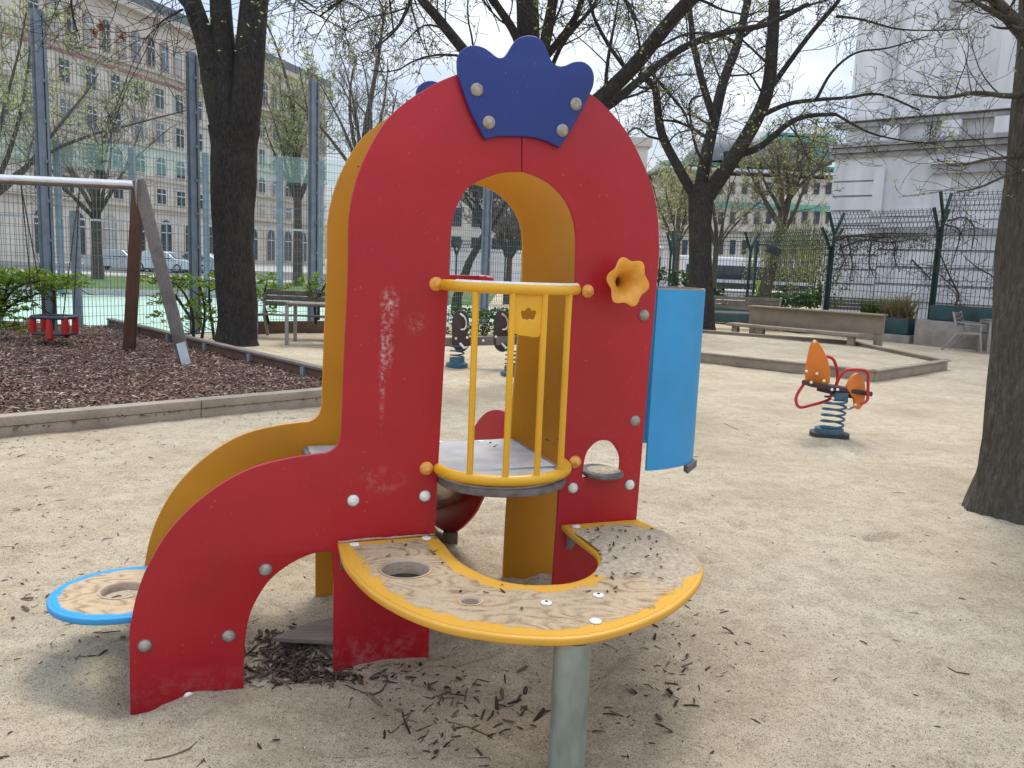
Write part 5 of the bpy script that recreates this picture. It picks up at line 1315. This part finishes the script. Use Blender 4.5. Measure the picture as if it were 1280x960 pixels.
def grass_clump(name, label, a, b_, z, h, n, mat, w=.012):
    rr = random.Random(n); g = MB(); vs = []; fs_ = []
    for k in range(n):
        p = a.lerp(b_, rr.random()) + Vector((rr.gauss(0, .08), rr.gauss(0, .08), 0)); p.z = z; hh = h * rr.uniform(.4, 1.1); d = Vector((rr.gauss(0, .35), rr.gauss(0, .35), 1)); s_ = Vector((1, .3, 0)).normalized() * w
        m1 = p + d * hh * .5; m2 = p + Vector((d.x * 1.5, d.y * 1.5, .85)) * hh; o = len(vs)
        vs += [tuple(p - s_), tuple(p + s_), tuple(m1 + s_ * .8), tuple(m1 - s_ * .8), tuple(m2 + s_ * .2), tuple(m2 - s_ * .2)]; fs_ += [(o, o + 1, o + 2, o + 3), (o + 3, o + 2, o + 4, o + 5)]
    o = quick(name, vs, fs_, mat); return tag(o, label, 'plant')
def lp(px, py, z): return G(px, py, z)
q0 = D(1106, 395, 21.1); q1 = D(1137, 395, 20.6)
grass_clump('ornamental_grass', 'tuft of dry yellowish grass in the long planter', q0, q1, .56, .75, 300, 'straw')
grass_clump('ornamental_grass', 'sparse green grass near the fence post in the planter', D(1080, 395, 21.6), D(1104, 395, 21.2), .56, .6, 120, 'leafd')
# vines on the fence
def vine(label, lines, Y, seed, leafy=0):
    rr = random.Random(seed); t = thing('vine', label, 'climbing plant', (D(lines[0][0][0], 380, Y).x, Y, 0)); g = MB(); g2 = MB()
    for l in lines:
        q = limbpx(l, Y, 0); g.tube(q, [.022 - .012 * k / len(q) for k in range(len(q))], 5)
        for _ in range(34):
            i = rr.randint(0, len(q) - 2); qq = curve_pts(q[i], Vector((rr.uniform(-1, 1), rr.uniform(-.1, .1), rr.uniform(-1, .6))), rr.uniform(.2, .9), 6, .6, rr); g2.tube(qq, .0055, 3, cap=False)
    quick('stems', g.v, [f for f in g.f if len(f) == 4], 'ivy', t); quick('shoots', g2.v, [f for f in g2.f if len(f) == 4], 'ivy', t)
    return t
vine('tangled bare vine curtain hanging along the top of the fence', [[(1045, 300), (1070, 295), (1100, 297), (1130, 296), (1160, 294)], [(1050, 310), (1080, 300), (1110, 303), (1150, 298)], [(1060, 298), (1065, 330), (1062, 350)], [(1090, 298), (1086, 325), (1092, 345)], [(1120, 300), (1118, 322), (1125, 340)], [(1140, 325), (1155, 340), (1166, 352)], [(1045, 296), (1100, 292), (1160, 292)], [(1050, 305), (1055, 325), (1048, 340)]], 21.3, 3)
P = []; nr = np.random.RandomState(18)
for _ in range(1500):
    px = nr.uniform(1042, 1163); py = 292 + abs(nr.normal(0, 9)) + nr.uniform(0, 3); P.append(tuple(D(px, py, 21.3 + nr.uniform(-.12, .12) - (px - 1100) * .018)))
V, Fq = leafquads(P, .055, nr, .2); o = quick('dry_vine_leaves', V, Fq, 'dryvine', None); tag(o, 'brown dry leaves of the vine along the top of the white wall fence', 'climbing plant', kind='stuff')
vine('leafless arching vine stems on the tall right fence', [[(1244, 384), (1246, 360), (1240, 345), (1222, 335), (1205, 320)], [(1194, 382), (1198, 366), (1182, 350), (1168, 338)], [(1198, 366), (1185, 340), (1170, 300), (1176, 275)], [(1185, 276), (1205, 272), (1218, 285), (1215, 310)], [(1178, 280), (1200, 290), (1190, 330)]], 19.6, 4)
P = []; nr = np.random.RandomState(8)
for _ in range(900):
    px = nr.normal(1035, 12); py = nr.uniform(290, 385); P.append(tuple(D(px, py, 23.4 + nr.uniform(-.3, .3))))
V, Fq = leafquads(P, .09, nr, .3); o = quick('ivy_leaves', V, Fq, 'leafd', None); tag(o, 'green ivy leaves climbing at the white building corner', 'climbing plant', kind='stuff')

# ================================================================== SANDBOX & BENCH
c1 = G(1092, 477); c2 = G(1182, 462); c3 = G(1053, 437); c4_ = G(860, 420); c5 = G(770, 441)
t = thing('sandbox', 'low timber sandbox frame filled with sand behind the spring rider', 'sandbox', tuple(c1))
cs = [c1, c2, c3 + Vector((.3, .3, 0)), c4_, c5]
for i in range(5):
    a, b_ = cs[i], cs[(i + 1) % 5]; d = (b_ - a).normalized()
    MB().bar(a + Z3 * .075, b_ + Z3 * .075, .05, .15).build('side_board', M['beamw'], t, bevel=.004)
    MB().bar(a - d * .04 + Z3 * .163, b_ + d * .04 + Z3 * .163, .12, .026).build('cap_board', M['beamw'], t, bevel=.005)
vs = [(c_.x, c_.y, .10) for c_ in cs]; MB().add(vs, [tuple(range(5))]).build('sand_fill', M['sand'], t)
# bench with back board on the sandbox edge
sa_, sb_ = G(913, 410, .34), G(1068, 425, .34)
bl_ = D(908, 403, 19.4); br_ = D(1073, 420, 17.2)
bv = Vector((br_.x - bl_.x, br_.y - bl_.y, 0)); bvn = bv.normalized(); bp_ = Vector((-bvn.y, bvn.x, 0)); bp_ = bp_ if bp_.y > 0 else -bp_
L0 = Vector((bl_.x, bl_.y, 0)); R0 = Vector((br_.x, br_.y, 0))
t = thing('play_bench', 'long timber bench with wide back board at the sandbox edge', 'bench', tuple(L0))
MB().bar(L0 + bp_ * .2 + Z3 * .33, R0 + bp_ * .2 + Z3 * .33, .40, .07).build('seat', M['benchw'], t, bevel=.01)
for k in (.06, .27, .94):
    p = L0.lerp(R0, k) + bp_ * .12; MB().box(p + Z3 * .16, (.14, .14, .30), Matrix.Rotation(math.atan2(bvn.y, bvn.x), 3, 'Z')).build('leg', M['benchw'], t, bevel=.008)
bo = bp_ * .62; Lb = L0 + bo + bvn * .25; Rb = R0 + bo + bvn * .28
MB().bar(Lb + Z3 * .56, Rb + Z3 * .56, .05, .40).build('back_board', M['benchw'], t, bevel=.005)
MB().bar(Lb + Z3 * .775, Rb + Z3 * .775, .30, .035).build('shelf_top', M['benchw'], t, bevel=.006)
for p in (Lb + bvn * .1, Rb - bvn * .12): MB().box(p + bp_ * .05 + Z3 * .37, (.16, .12, .76), Matrix.Rotation(math.atan2(bvn.y, bvn.x), 3, 'Z')).build('post', M['benchw'], t, bevel=.008)

# park seats ---------------------------------------------------------
def park_bench(label, loc, rz, L=1.7, name='park_bench', cat='bench', arms=False, zs=1.0, group=None):
    # local x along the seat, y towards the front
    t = thing(name, label, cat, tuple(loc), 0, group); mm = Matrix.Translation(loc) @ Matrix.Rotation(rz, 4, 'Z') @ Matrix.Scale(zs, 4)
    def B(name_, a, b_, w, h, mat, up=(0, 0, 1), bev=.004):
        g = MB(); g.bar(Vector(a), Vector(b_), w, h, up); g.v = [tuple(mm @ Vector(q)) for q in g.v]; return g.build(name_, M[mat], t, bevel=bev)
    for k in range(5): B('seat_slat', (-L / 2, .02 + k * .095, .44 - .012 * (4 - k) * .5), (L / 2, .02 + k * .095, .44 - .012 * (4 - k) * .5), .08, .03, 'slat')
    for k in range(3): B('back_slat', (-L / 2, -.06 - k * .035, .62 + k * .10), (L / 2, -.06 - k * .035, .62 + k * .10), .03, .085, 'slat')
    for s_ in (-1, 1):
        x = s_ * (L / 2 + .02)
        B('side_frame', (x, -.30, 0), (x, -.02, .42), .04, .05, 'grey', (1, 0, 0)); B('side_frame', (x, -.02, .42), (x, -.15, .88), .04, .05, 'grey', (1, 0, 0))
        B('side_frame', (x, -.02, .41), (x, .46, .43), .04, .05, 'grey'); B('side_frame', (x, .50, 0), (x, .44, .43), .04, .05, 'grey', (1, 0, 0))
        if arms: B('armrest', (x, -.08, .66), (x, .44, .63), .045, .025, 'grey'); B('armrest', (x, .44, .43), (x, .44, .64), .03, .04, 'grey', (1, 0, 0))
    return t
def park_table(label, loc, rz, L, W=.75, h=.74):
    t = thing('park_table', label, 'table', tuple(loc)); mm = Matrix.Translation(loc) @ Matrix.Rotation(rz, 4, 'Z')
    def B(name_, a, b_, w, hh, mat): g = MB(); g.bar(Vector(a), Vector(b_), w, hh); g.v = [tuple(mm @ Vector(q)) for q in g.v]; return g.build(name_, M[mat], t, bevel=.004)
    for k in range(6): B('top_slat', (-L / 2, -W / 2 + (k + .5) * W / 6, h), (L / 2, -W / 2 + (k + .5) * W / 6, h), W / 6 - .012, .03, 'slat')
    for sx in (-1, 1):
        B('top_frame', (sx * (L / 2 - .03), -W / 2, h - .04), (sx * (L / 2 - .03), W / 2, h - .04), .05, .045, 'grey')
        for sy in (-1, 1): B('leg', (sx * (L / 2 - .03), sy * (W / 2 - .03), 0), (sx * (L / 2 - .03), sy * (W / 2 - .03), h - .04), .055, .055, 'grey')
    return t
# left group : bench behind a table
tl = G(360, 431); park_table('grey slatted park table beside the big trunk', Vector((tl.x + .88, tl.y + .38, 0)), R(3), 1.9, .72, .70)
park_bench('grey slatted park bench behind the left table', Vector((tl.x + .45, tl.y + 1.35, 0)), R(180 + 2), 2.5, zs=1.0)
# right group : armchair and table
ac = G(1200, 439); park_bench('grey metal armchair with slatted back by the right fence', Vector((ac.x + .05, ac.y + .1, 0)), R(229), .62, 'park_armchair', 'armchair', True)
tr2 = G(1231, 443); park_table('grey slatted table half hidden by the right tree', Vector((tr2.x + .75, tr2.y + .22, 0)), R(-12), 1.3, .7, .73)
# benches behind the sandbox
for px, py, rz, lab in ((925, 412, R(3), 'slatted park bench behind the left end of the sandbox bench'), (1075, 414, R(-15), 'slatted park bench behind the right end of the sandbox bench')):
    q = G(px, py); park_bench(lab, Vector((q.x, q.y, 0)), rz + math.pi * 0, 1.9, zs=1.05, group='park benches facing the fence')

# ================================================================== SPRING RIDER
sb = G(1035, 550); Y = sb.y; sc1 = Y / F
rd_ = thing('spring_rider', 'orange spring rider with red tube handles on a blue spring', 'spring rider', (sb.x, sb.y, 0))
zb = gz(sb.x, sb.y)
def W(px, py, dy=0.0): return D(px, py, Y + dy)
def helix(c, r, z0, z1, turns, wire, n=16, lean=0):
    pts_ = []; K = int(turns * n)
    for k in range(K + 1):
        a = 2 * math.pi * k / n; f_ = k / K; pts_.append(c + Vector((r * math.cos(a) + lean * f_, r * math.sin(a), z0 + (z1 - z0) * f_)))
    return MB().tube(pts_, wire, 8)
c_ = Vector((sb.x, sb.y, 0)); zs_top = W(1035, 497).z
rS_ = (W(1051, 520).x - W(1024, 520).x) / 2
helix(c_ + Vector((.02, 0, 0)), rS_, zb + .05, zs_top, 5.4, .0105, 18, .015).build('spring', M['spring'], rd_, True)
g = MB(); bpz = zb - .005; g.prism([c_ + Vector((x, y, bpz)) for x, y in smooth_poly([(-.17, -.05), (-.05, -.15), (.13, -.13), (.18, .02), (.08, .14), (-.12, .13)], 4)], (0, 0, .035)); bpo = g.build('base_plate', M['black'], rd_)
g = MB(); g.lathe([(rS_ + .03, 0), (rS_ + .028, .045), (rS_ - .015, .05)], Matrix.Translation(c_ + Z3 * (bpz + .03)), 18); g.build('spring_clamp', M['spring'], rd_, True)
MB().box(c_ + Vector((.06, 0, zs_top + .02)), (.13, .14, .085)).build('top_clamp', M['spring'], rd_, bevel=.01)
# seat board from (1010,478) to (1080,493)
sa2, sb2 = W(1008, 479, -.02), W(1084, 491, .06)
MB().bar(sa2, sb2, .20, .045).build('seat', M['darkbrown'], rd_, bevel=.012)
MB().bar(sa2 + Vector((.12, -.01, -.045)), sb2 + Vector((-.1, 0, -.04)), .09, .05).build('seat_rail', M['black'], rd_, bevel=.01)
# rear pad
wing = smooth_poly([(1018, 425), (1024, 430), (1030, 443), (1034, 458), (1034, 478, 1), (1020, 482), (1008, 478, 1), (1008, 462), (1011, 445), (1014, 432)], 4)
def flatshape(name, poly, dy, th, mat, parent, skew=.35):
    vs = [W(p[0], p[1], dy) for p in poly]; vc = sum((v_.x for v_ in vs)) / len(vs)
    vs = [v_ + Vector((0, (v_.x - vc) * skew, 0)) for v_ in vs]
    return MB().prism(vs, Vector((-skew, 1, 0)).normalized() * th).build(name, M[mat], parent, bevel=.006)
flatshape('head_board', wing, -.01, .03, 'orange', rd_, -.5)
wing2 = smooth_poly([(1057, 485), (1060, 475), (1067, 468), (1075, 467), (1082, 475), (1085, 490), (1083, 504), (1076, 512), (1070, 509), (1067, 497)], 4)
flatshape('tail_board', wing2, -.03, .03, 'orange', rd_, .5)
def loop(pxs, dy0, name, rad=.0145):
    p = smooth_poly([(a[0], a[1]) for a in pxs], 4, False); K = len(p)
    dyy = dy0 if isinstance(dy0, (tuple, list)) else (dy0, dy0)
    q = [W(a[0], a[1], dyy[0] + (dyy[1] - dyy[0]) * k / (K - 1)) for k, a in enumerate(p)]; return MB().tube(q, rad, 10).build(name, M['redmetal'], rd_, True)
loop([(1047, 478), (1046, 462), (1042, 450), (1035, 446), (1026, 447), (1020, 453), (1008, 475), (997, 492), (995, 502), (1000, 509), (1015, 506), (1035, 500), (1042, 490), (1048, 474), (1056, 464), (1066, 462), (1080, 463), (1085, 468), (1085, 485), (1084, 500), (1076, 505)], (.14, -.10), 'handle_tube')
MB().tube([W(1052, 503, .12), W(1056, 510, .12), W(1062, 511, .1), W(1070, 507, .04)], .013, 8).build('foot_tube', M['chrome'], rd_, True)
for x, y, dy in ((1018, 427, -.05), (1008, 464, -.05), (1014, 478, -.13), (1021, 467, -.05), (1040, 487, -.13), (1041, 498, -.13), (1069, 506, -.06), (1047, 487, -.13), (1030, 476, -.13)):
    g = MB(); g.lathe([(.014, 0), (.012, .008), (.0001, .012)], frame(W(x, y, dy), Vector((1, 0, 0)), Z3, Vector((0, -1, 0))), 10); g.build('bolt', M['boltw'], rd_, True)

# ================================================================== SPRING SEESAW (seen through the railing)
e0 = G(571, 459); e1_ = G(640, 470); Y = e0.y
ss = thing('spring_seesaw', 'dark brown spring seesaw on two springs seen through the railing', 'seesaw', (e0.x, e0.y, 0))
for e in (e0, e1_):
    zt2 = D(PR(e)[0], PR(e)[1] - 26, e.y).z
    helix(Vector((e.x, e.y, 0)), .10, .08, zt2 + .06, 4.5, .011, 16).build('spring', M['spring'], ss, True)
    g = MB(); g.lathe([(.16, .0), (.16, .05), (.11, .07), (.11, .13), (.0001, .13)], Matrix.Translation((e.x, e.y, .01)), 14); g.build('base_plate', M['spring'], ss, True)
b0 = D(535, 428, Y + .3); b1 = D(690, 424, Y - .1); MB().bar(b0, b1, .09, .13).build('beam', M['slat'], ss, bevel=.01)
def bodyshape(cx_, cy_):
    return smooth_poly([(cx_ - 9, cy_), (cx_ - 9, cy_ - 18), (cx_ - 6, cy_ - 29), (cx_, cy_ - 33), (cx_ + 7, cy_ - 31), (cx_ + 11, cy_ - 24), (cx_ + 11, cy_ - 14), (cx_ + 7, cy_ - 8), (cx_ + 10, cy_ - 3), (cx_ + 12, cy_ + 4), (cx_ + 11, cy_ + 14), (cx_ + 3, cy_ + 19), (cx_ - 5, cy_ + 16), (cx_ - 9, cy_ + 8)], 3)
for cx_, cy_, Yb in ((574, 421, Y), (626, 421, Y + .1)):
    vs = [D(p[0], p[1], Yb - .07) for p in bodyshape(cx_, cy_)]; MB().prism(vs, (0, .03, 0)).build('seat_board', M['darkbrown'], ss, bevel=.005)
    vs = [v_ + Vector((0, .14, 0)) for v_ in vs]; MB().prism(vs, (0, .03, 0)).build('seat_board', M['darkbrown'], ss, bevel=.005)
    hp = smooth_poly([(cx_ + 1, cy_ - 29), (cx_ + 7, cy_ - 24), (cx_ + 9, cy_ - 16), (cx_ + 7, cy_ - 10), (cx_ + 2, cy_ - 9)], 4, False)
    MB().tube([D(p[0], p[1], Yb - .13) for p in hp], .014, 8).build('handle', M['chrome'], ss, True)
    MB().tube([D(cx_ + 1, cy_ + 8, Yb - .12), D(cx_ + 6, cy_ + 14, Yb - .14), D(cx_ + 10, cy_ + 13, Yb - .12)], .018, 8).build('foot_rest', M['chrome'], ss, True)
for x, y in ((570, 423), (584, 422), (620, 421), (604, 426)):
    g = MB(); g.lathe([(.02, 0), (.016, .012), (.0001, .016)], frame(D(x, y, Y - .10), Vector((1, 0, 0)), Z3, Vector((0, -1, 0))), 10); g.build('bolt', M['boltw'], ss, True)

# ================================================================== VEHICLES
def car(label, loc, rz, bodymat, L=4.3, hgt=1.45, group=None, wagon=False):
    t = thing('parked_car', label, 'car', tuple(loc), 0, group); mm = Matrix.Translation(loc) @ Matrix.Rotation(rz, 4, 'Z')
    W_ = 1.74; hl = L / 2
    side = [(-hl, .32), (-hl, .72), (-hl + .12, .84), (-hl + .95, .93), (-hl + 1.55, hgt - .06), (-hl + 2.2, hgt), (hl - 1.1, hgt - .02), (hl - .3, .98 if not wagon else hgt - .25), (hl - .03, .86), (hl, .40), (hl - .1, .28), (-hl + .1, .28)]
    side = [(p[0], p[1]) for p in smooth_poly(side, 3)]
    def ex(poly, w0, z_in=.0):
        g = MB(); K = len(poly); rows = []
        for yy, inset in ((-w0, .12), (-w0 * .9, 0), (w0 * .9, 0), (w0, .12)):
            rows.append([mm @ Vector((x * (1 - inset * .10), yy * (1 - .14 * max(0, (z - .9) / .6)), z - inset * .25 * max(0, (z - .5)))) for x, z in poly])
        vs = [v_ for r in rows for v_ in r]; f = []
        for i in range(3):
            for k in range(K): f.append((i * K + k, i * K + (k + 1) % K, (i + 1) * K + (k + 1) % K, (i + 1) * K + k))
        f += [tuple(range(K)), tuple(3 * K + k for k in reversed(range(K)))]; return g.add(vs, f)
    ex(side, W_ / 2).build('body', M[bodymat], t, True, 40)
    for s_ in (-1, 1):
        yy = s_ * (W_ / 2 - .02)
        for x0, x1, x2, x3 in ((-hl + 1.2, -hl + 1.68, -hl + 2.25, -hl + 2.25), (-hl + 2.33, -hl + 2.33, hl - 1.15, hl - .75)):
            g = MB(); q = [(x0, .93), (x1, hgt - .12), (x2, hgt - .1), (x3, .93)]
            g.prism([mm @ Vector((x, yy * (1 - .14 * max(0, (z - .9) / .6)) * 1.0 + s_ * .0, z)) for x, z in q], (mm.to_3x3() @ Vector((0, s_ * .012, 0)))); g.build('side_window', M['glass'], t)
        for x in (-hl + .82, hl - .85):
            g = MB(); g.lathe([(.001, .0), (.20, .0), (.31, .02), (.32, .10), (.32, .2), (.001, .2)], mm @ frame((x, s_ * (W_ / 2 + .015), .32), Vector((1, 0, 0)), Vector((0, 0, 1)) * s_, Vector((0, -s_, 0))), 18); wh = g.build('wheel', M['tyre'], t, True)
            g = MB(); g.lathe([(.001, -.012), (.17, -.012), (.20, .0)], mm @ frame((x, s_ * (W_ / 2 + .012), .32), Vector((1, 0, 0)), Vector((0, 0, 1)) * s_, Vector((0, -s_, 0))), 14); g.build('rim', M['silver'], wh, True)
    g = MB(); g.prism([mm @ Vector(v_) for v_ in ((-hl + .98, -.66, .96), (-hl + .98, .66, .96), (-hl + 1.50, .58, hgt - .08), (-hl + 1.50, -.58, hgt - .08))], mm.to_3x3() @ Vector((-.03, 0, .03))); g.build('windscreen', M['glass'], t)
    for s_ in (-1, 1): MB().box(mm @ Vector((-hl + .04, s_ * .62, .66)), (.12, .3, .14), Matrix.Rotation(rz, 3, 'Z')).build('headlight', M['pale'], t)
    return t
q = gp(205, 58); car('white parked car nearest the swing post across the court', Vector((q.x, 58, .03)), R(178), 'white', group='cars parked along the street')
q = gp(150, 59); car('silver grey parked car left of the white one across the court', Vector((q.x, 59, .03)), R(180), 'silver', group='cars parked along the street')
q = gp(222, 60.5); car('light silver hatchback right of the swing post across the court', Vector((q.x + 1.2, 60.5, .03)), R(-2), 'silver', 3.9, 1.5, group='cars parked along the street', wagon=True)
q = gp(918, 38); car('dark silver car seen behind the hedge beside the blue panel', Vector((q.x + .3, 35.5, -1.08)), R(185), 'silver', 4.4, 1.4)
# bus
def bus(label, x0, x1, Y, h=3.0, group=None):
    t = thing('city_bus', label, 'bus', ((x0 + x1) / 2, Y, 0), 0, group); L = x1 - x0; c = (x0 + x1) / 2
    MB().box((c, Y, h * .5 + .18), (L, 2.5, h - .25)).build('body', M['bus'], t, bevel=.12)
    MB().box((c, Y - 1.262, h * .58), (L - .5, .03, h * .40)).build('window_band', M['glass'], t, bevel=.01)
    MB().box((x1 - .05, Y, h * .55), (.14, 2.2, h * .55)).build('windscreen', M['glass'], t, bevel=.01)
    MB().box((c, Y - 1.272, .55), (L - .3, .03, .5)).build('skirt', M['darkcar'], t)
    for k in range(int(L / 1.5)): MB().box((x0 + .9 + k * 1.5, Y - 1.285, h * .58), (.09, .02, h * .40)).build('window_pillar', M['darkcar'], t)
    for k in (.18, .8):
        g = MB(); g.lathe([(.001, 0), (.45, .0), (.48, .05), (.48, .3)], frame((x0 + L * k, Y - 1.3, .48), Vector((1, 0, 0)), Z3, Vector((0, 1, 0)) * 1), 16); g.build('wheel', M['tyre'], t, True)
    return t
bus('long white bus with dark windows beyond the hedge', gp(843, 70).x, gp(1016, 70).x, 70, 2.85)
# hi vis banners / lime posts beside the bus
for px, lab in ((950, 'left one of two lime green panels in front of the bus'), (961, 'right one of two lime green panels in front of the bus')):
    q = gp(px, 46); t = thing('lime_panel', lab, 'panel', (q.x, 46, 0), 0, 'lime panels'); MB().box((q.x, 46, .74), (.30, .12, 1.0)).build('board', M['lime'], t, bevel=.03); MB().box((q.x, 46, .11), (.3, .3, .22)).build('stand', M['grey'], t)
# flood lamp on the green fence
q = gp(940, 30.2); t = thing('flood_lamp', 'dark flood lamp on a pole beside the forked fence post', 'lamp', (q.x + .12, 30.2, 0))
MB().bar((q.x + .10, 30.2, 0), (q.x + .10, 30.2, 2.75), .09, .09).build('pole', M['greenpost'], t); MB().bar((q.x + .1, 30.2, 2.62), (q.x + .5, 30.1, 2.62), .05).build('bracket', M['black'], t)
MB().box((q.x + .66, 30.0, 2.42), (.5, .3, .3), Matrix.Rotation(.4, 3, 'Y')).build('lamp_head', M['black'], t, bevel=.04)
# street lamp (lantern) right of tower
for px, Y2, lab in ((824, 45, 'small lantern street lamp just right of the red panel'),):
    q = gp(px, Y2); t = thing('street_lamp', lab, 'street lamp', (q.x, Y2, 0)); MB().tube([(q.x, Y2, 0), (q.x, Y2, .5), (q.x, Y2, 2.3)], [.11, .06, .05], 8).build('pole', M['black'], t, True)
    g = MB(); g.lathe([(.06, 0), (.17, .42), (.19, .44), (.001, .62)], Matrix.Translation((q.x, Y2, 2.3)), 6); g.build('lantern', M['pale'], t)
# ================================================================== LIGHT
SUN_EL, SUN_AZ = 58, 14        # azimuth measured from straight ahead towards the right
w = bpy.data.worlds.new('World'); S.world = w; w.use_nodes = True; nt = w.node_tree
bg = nt.nodes['Background']
sky = nt.nodes.new('ShaderNodeTexSky'); sky.sky_type = 'NISHITA'; sky.sun_disc = False
sky.sun_elevation = R(SUN_EL); sky.sun_rotation = R(SUN_AZ); sky.air_density = 1.2; sky.dust_density = 1.5
tc_ = nt.nodes.new('ShaderNodeTexCoord'); mp = nt.nodes.new('ShaderNodeMapping'); mp.inputs['Scale'].default_value = (1, 1, 2.6)
nt.links.new(tc_.outputs['Generated'], mp.inputs[0])
n1 = N(nt, 'ShaderNodeTexNoise', Scale=2.3, Detail=7, Roughness=.58); nt.links.new(mp.outputs[0], n1.inputs['Vector'])
n2 = N(nt, 'ShaderNodeTexNoise', Scale=4.7, Detail=6, Roughness=.55); nt.links.new(mp.outputs[0], n2.inputs['Vector'])
cover = ramp(nt, n1.outputs[0], [(.40, .25), (.60, 1)]).outputs[0]
cc = ramp(nt, n2.outputs[0], [(.30, (4.6, 5.2, 6.2)), (.5, (5.9, 6.4, 7.2)), (.66, (7.4, 7.75, 8.3))]).outputs[0]
sk2 = mixc(nt, .35, sky.outputs[0], (4.0, 5.2, 7.4))
sx_ = nt.nodes.new('ShaderNodeSeparateXYZ'); nt.links.new(tc_.outputs['Generated'], sx_.inputs[0])
grad = mathn(nt, 'MULTIPLY_ADD', mathn(nt, 'MAXIMUM', sx_.outputs[2], 0.0), 1.6, .66)      # an overcast sky is brighter overhead
vm = nt.nodes.new('ShaderNodeVectorMath'); vm.operation = 'SCALE'; nt.links.new(mixc(nt, cover, sk2, cc), vm.inputs[0]); nt.links.new(grad, vm.inputs['Scale'])
nt.links.new(vm.outputs[0], bg.inputs[0]); bg.inputs[1].default_value = .10
ld = bpy.data.lights.new('sun', 'SUN'); ld.energy = 1.8; ld.angle = R(22); ld.color = (1, .95, .87)
lo = bpy.data.objects.new('sun', ld); COL.objects.link(lo)
sd = Vector((math.sin(R(SUN_AZ)) * math.cos(R(SUN_EL)), math.cos(R(SUN_AZ)) * math.cos(R(SUN_EL)), math.sin(R(SUN_EL))))
lo.rotation_euler = sd.to_track_quat('Z', 'Y').to_euler(); lo.location = (8, 10, 20)
vs_ = S.view_settings; vs_.view_transform = 'Standard'; vs_.look = 'None'; vs_.exposure = .5; vs_.gamma = 1; vs_.use_curve_mapping = False
S.render.engine = 'CYCLES'; S.cycles.use_denoising = True; S.cycles.max_bounces = 6; S.cycles.transparent_max_bounces = 12
S.cycles.diffuse_bounces = 3; S.cycles.glossy_bounces = 2
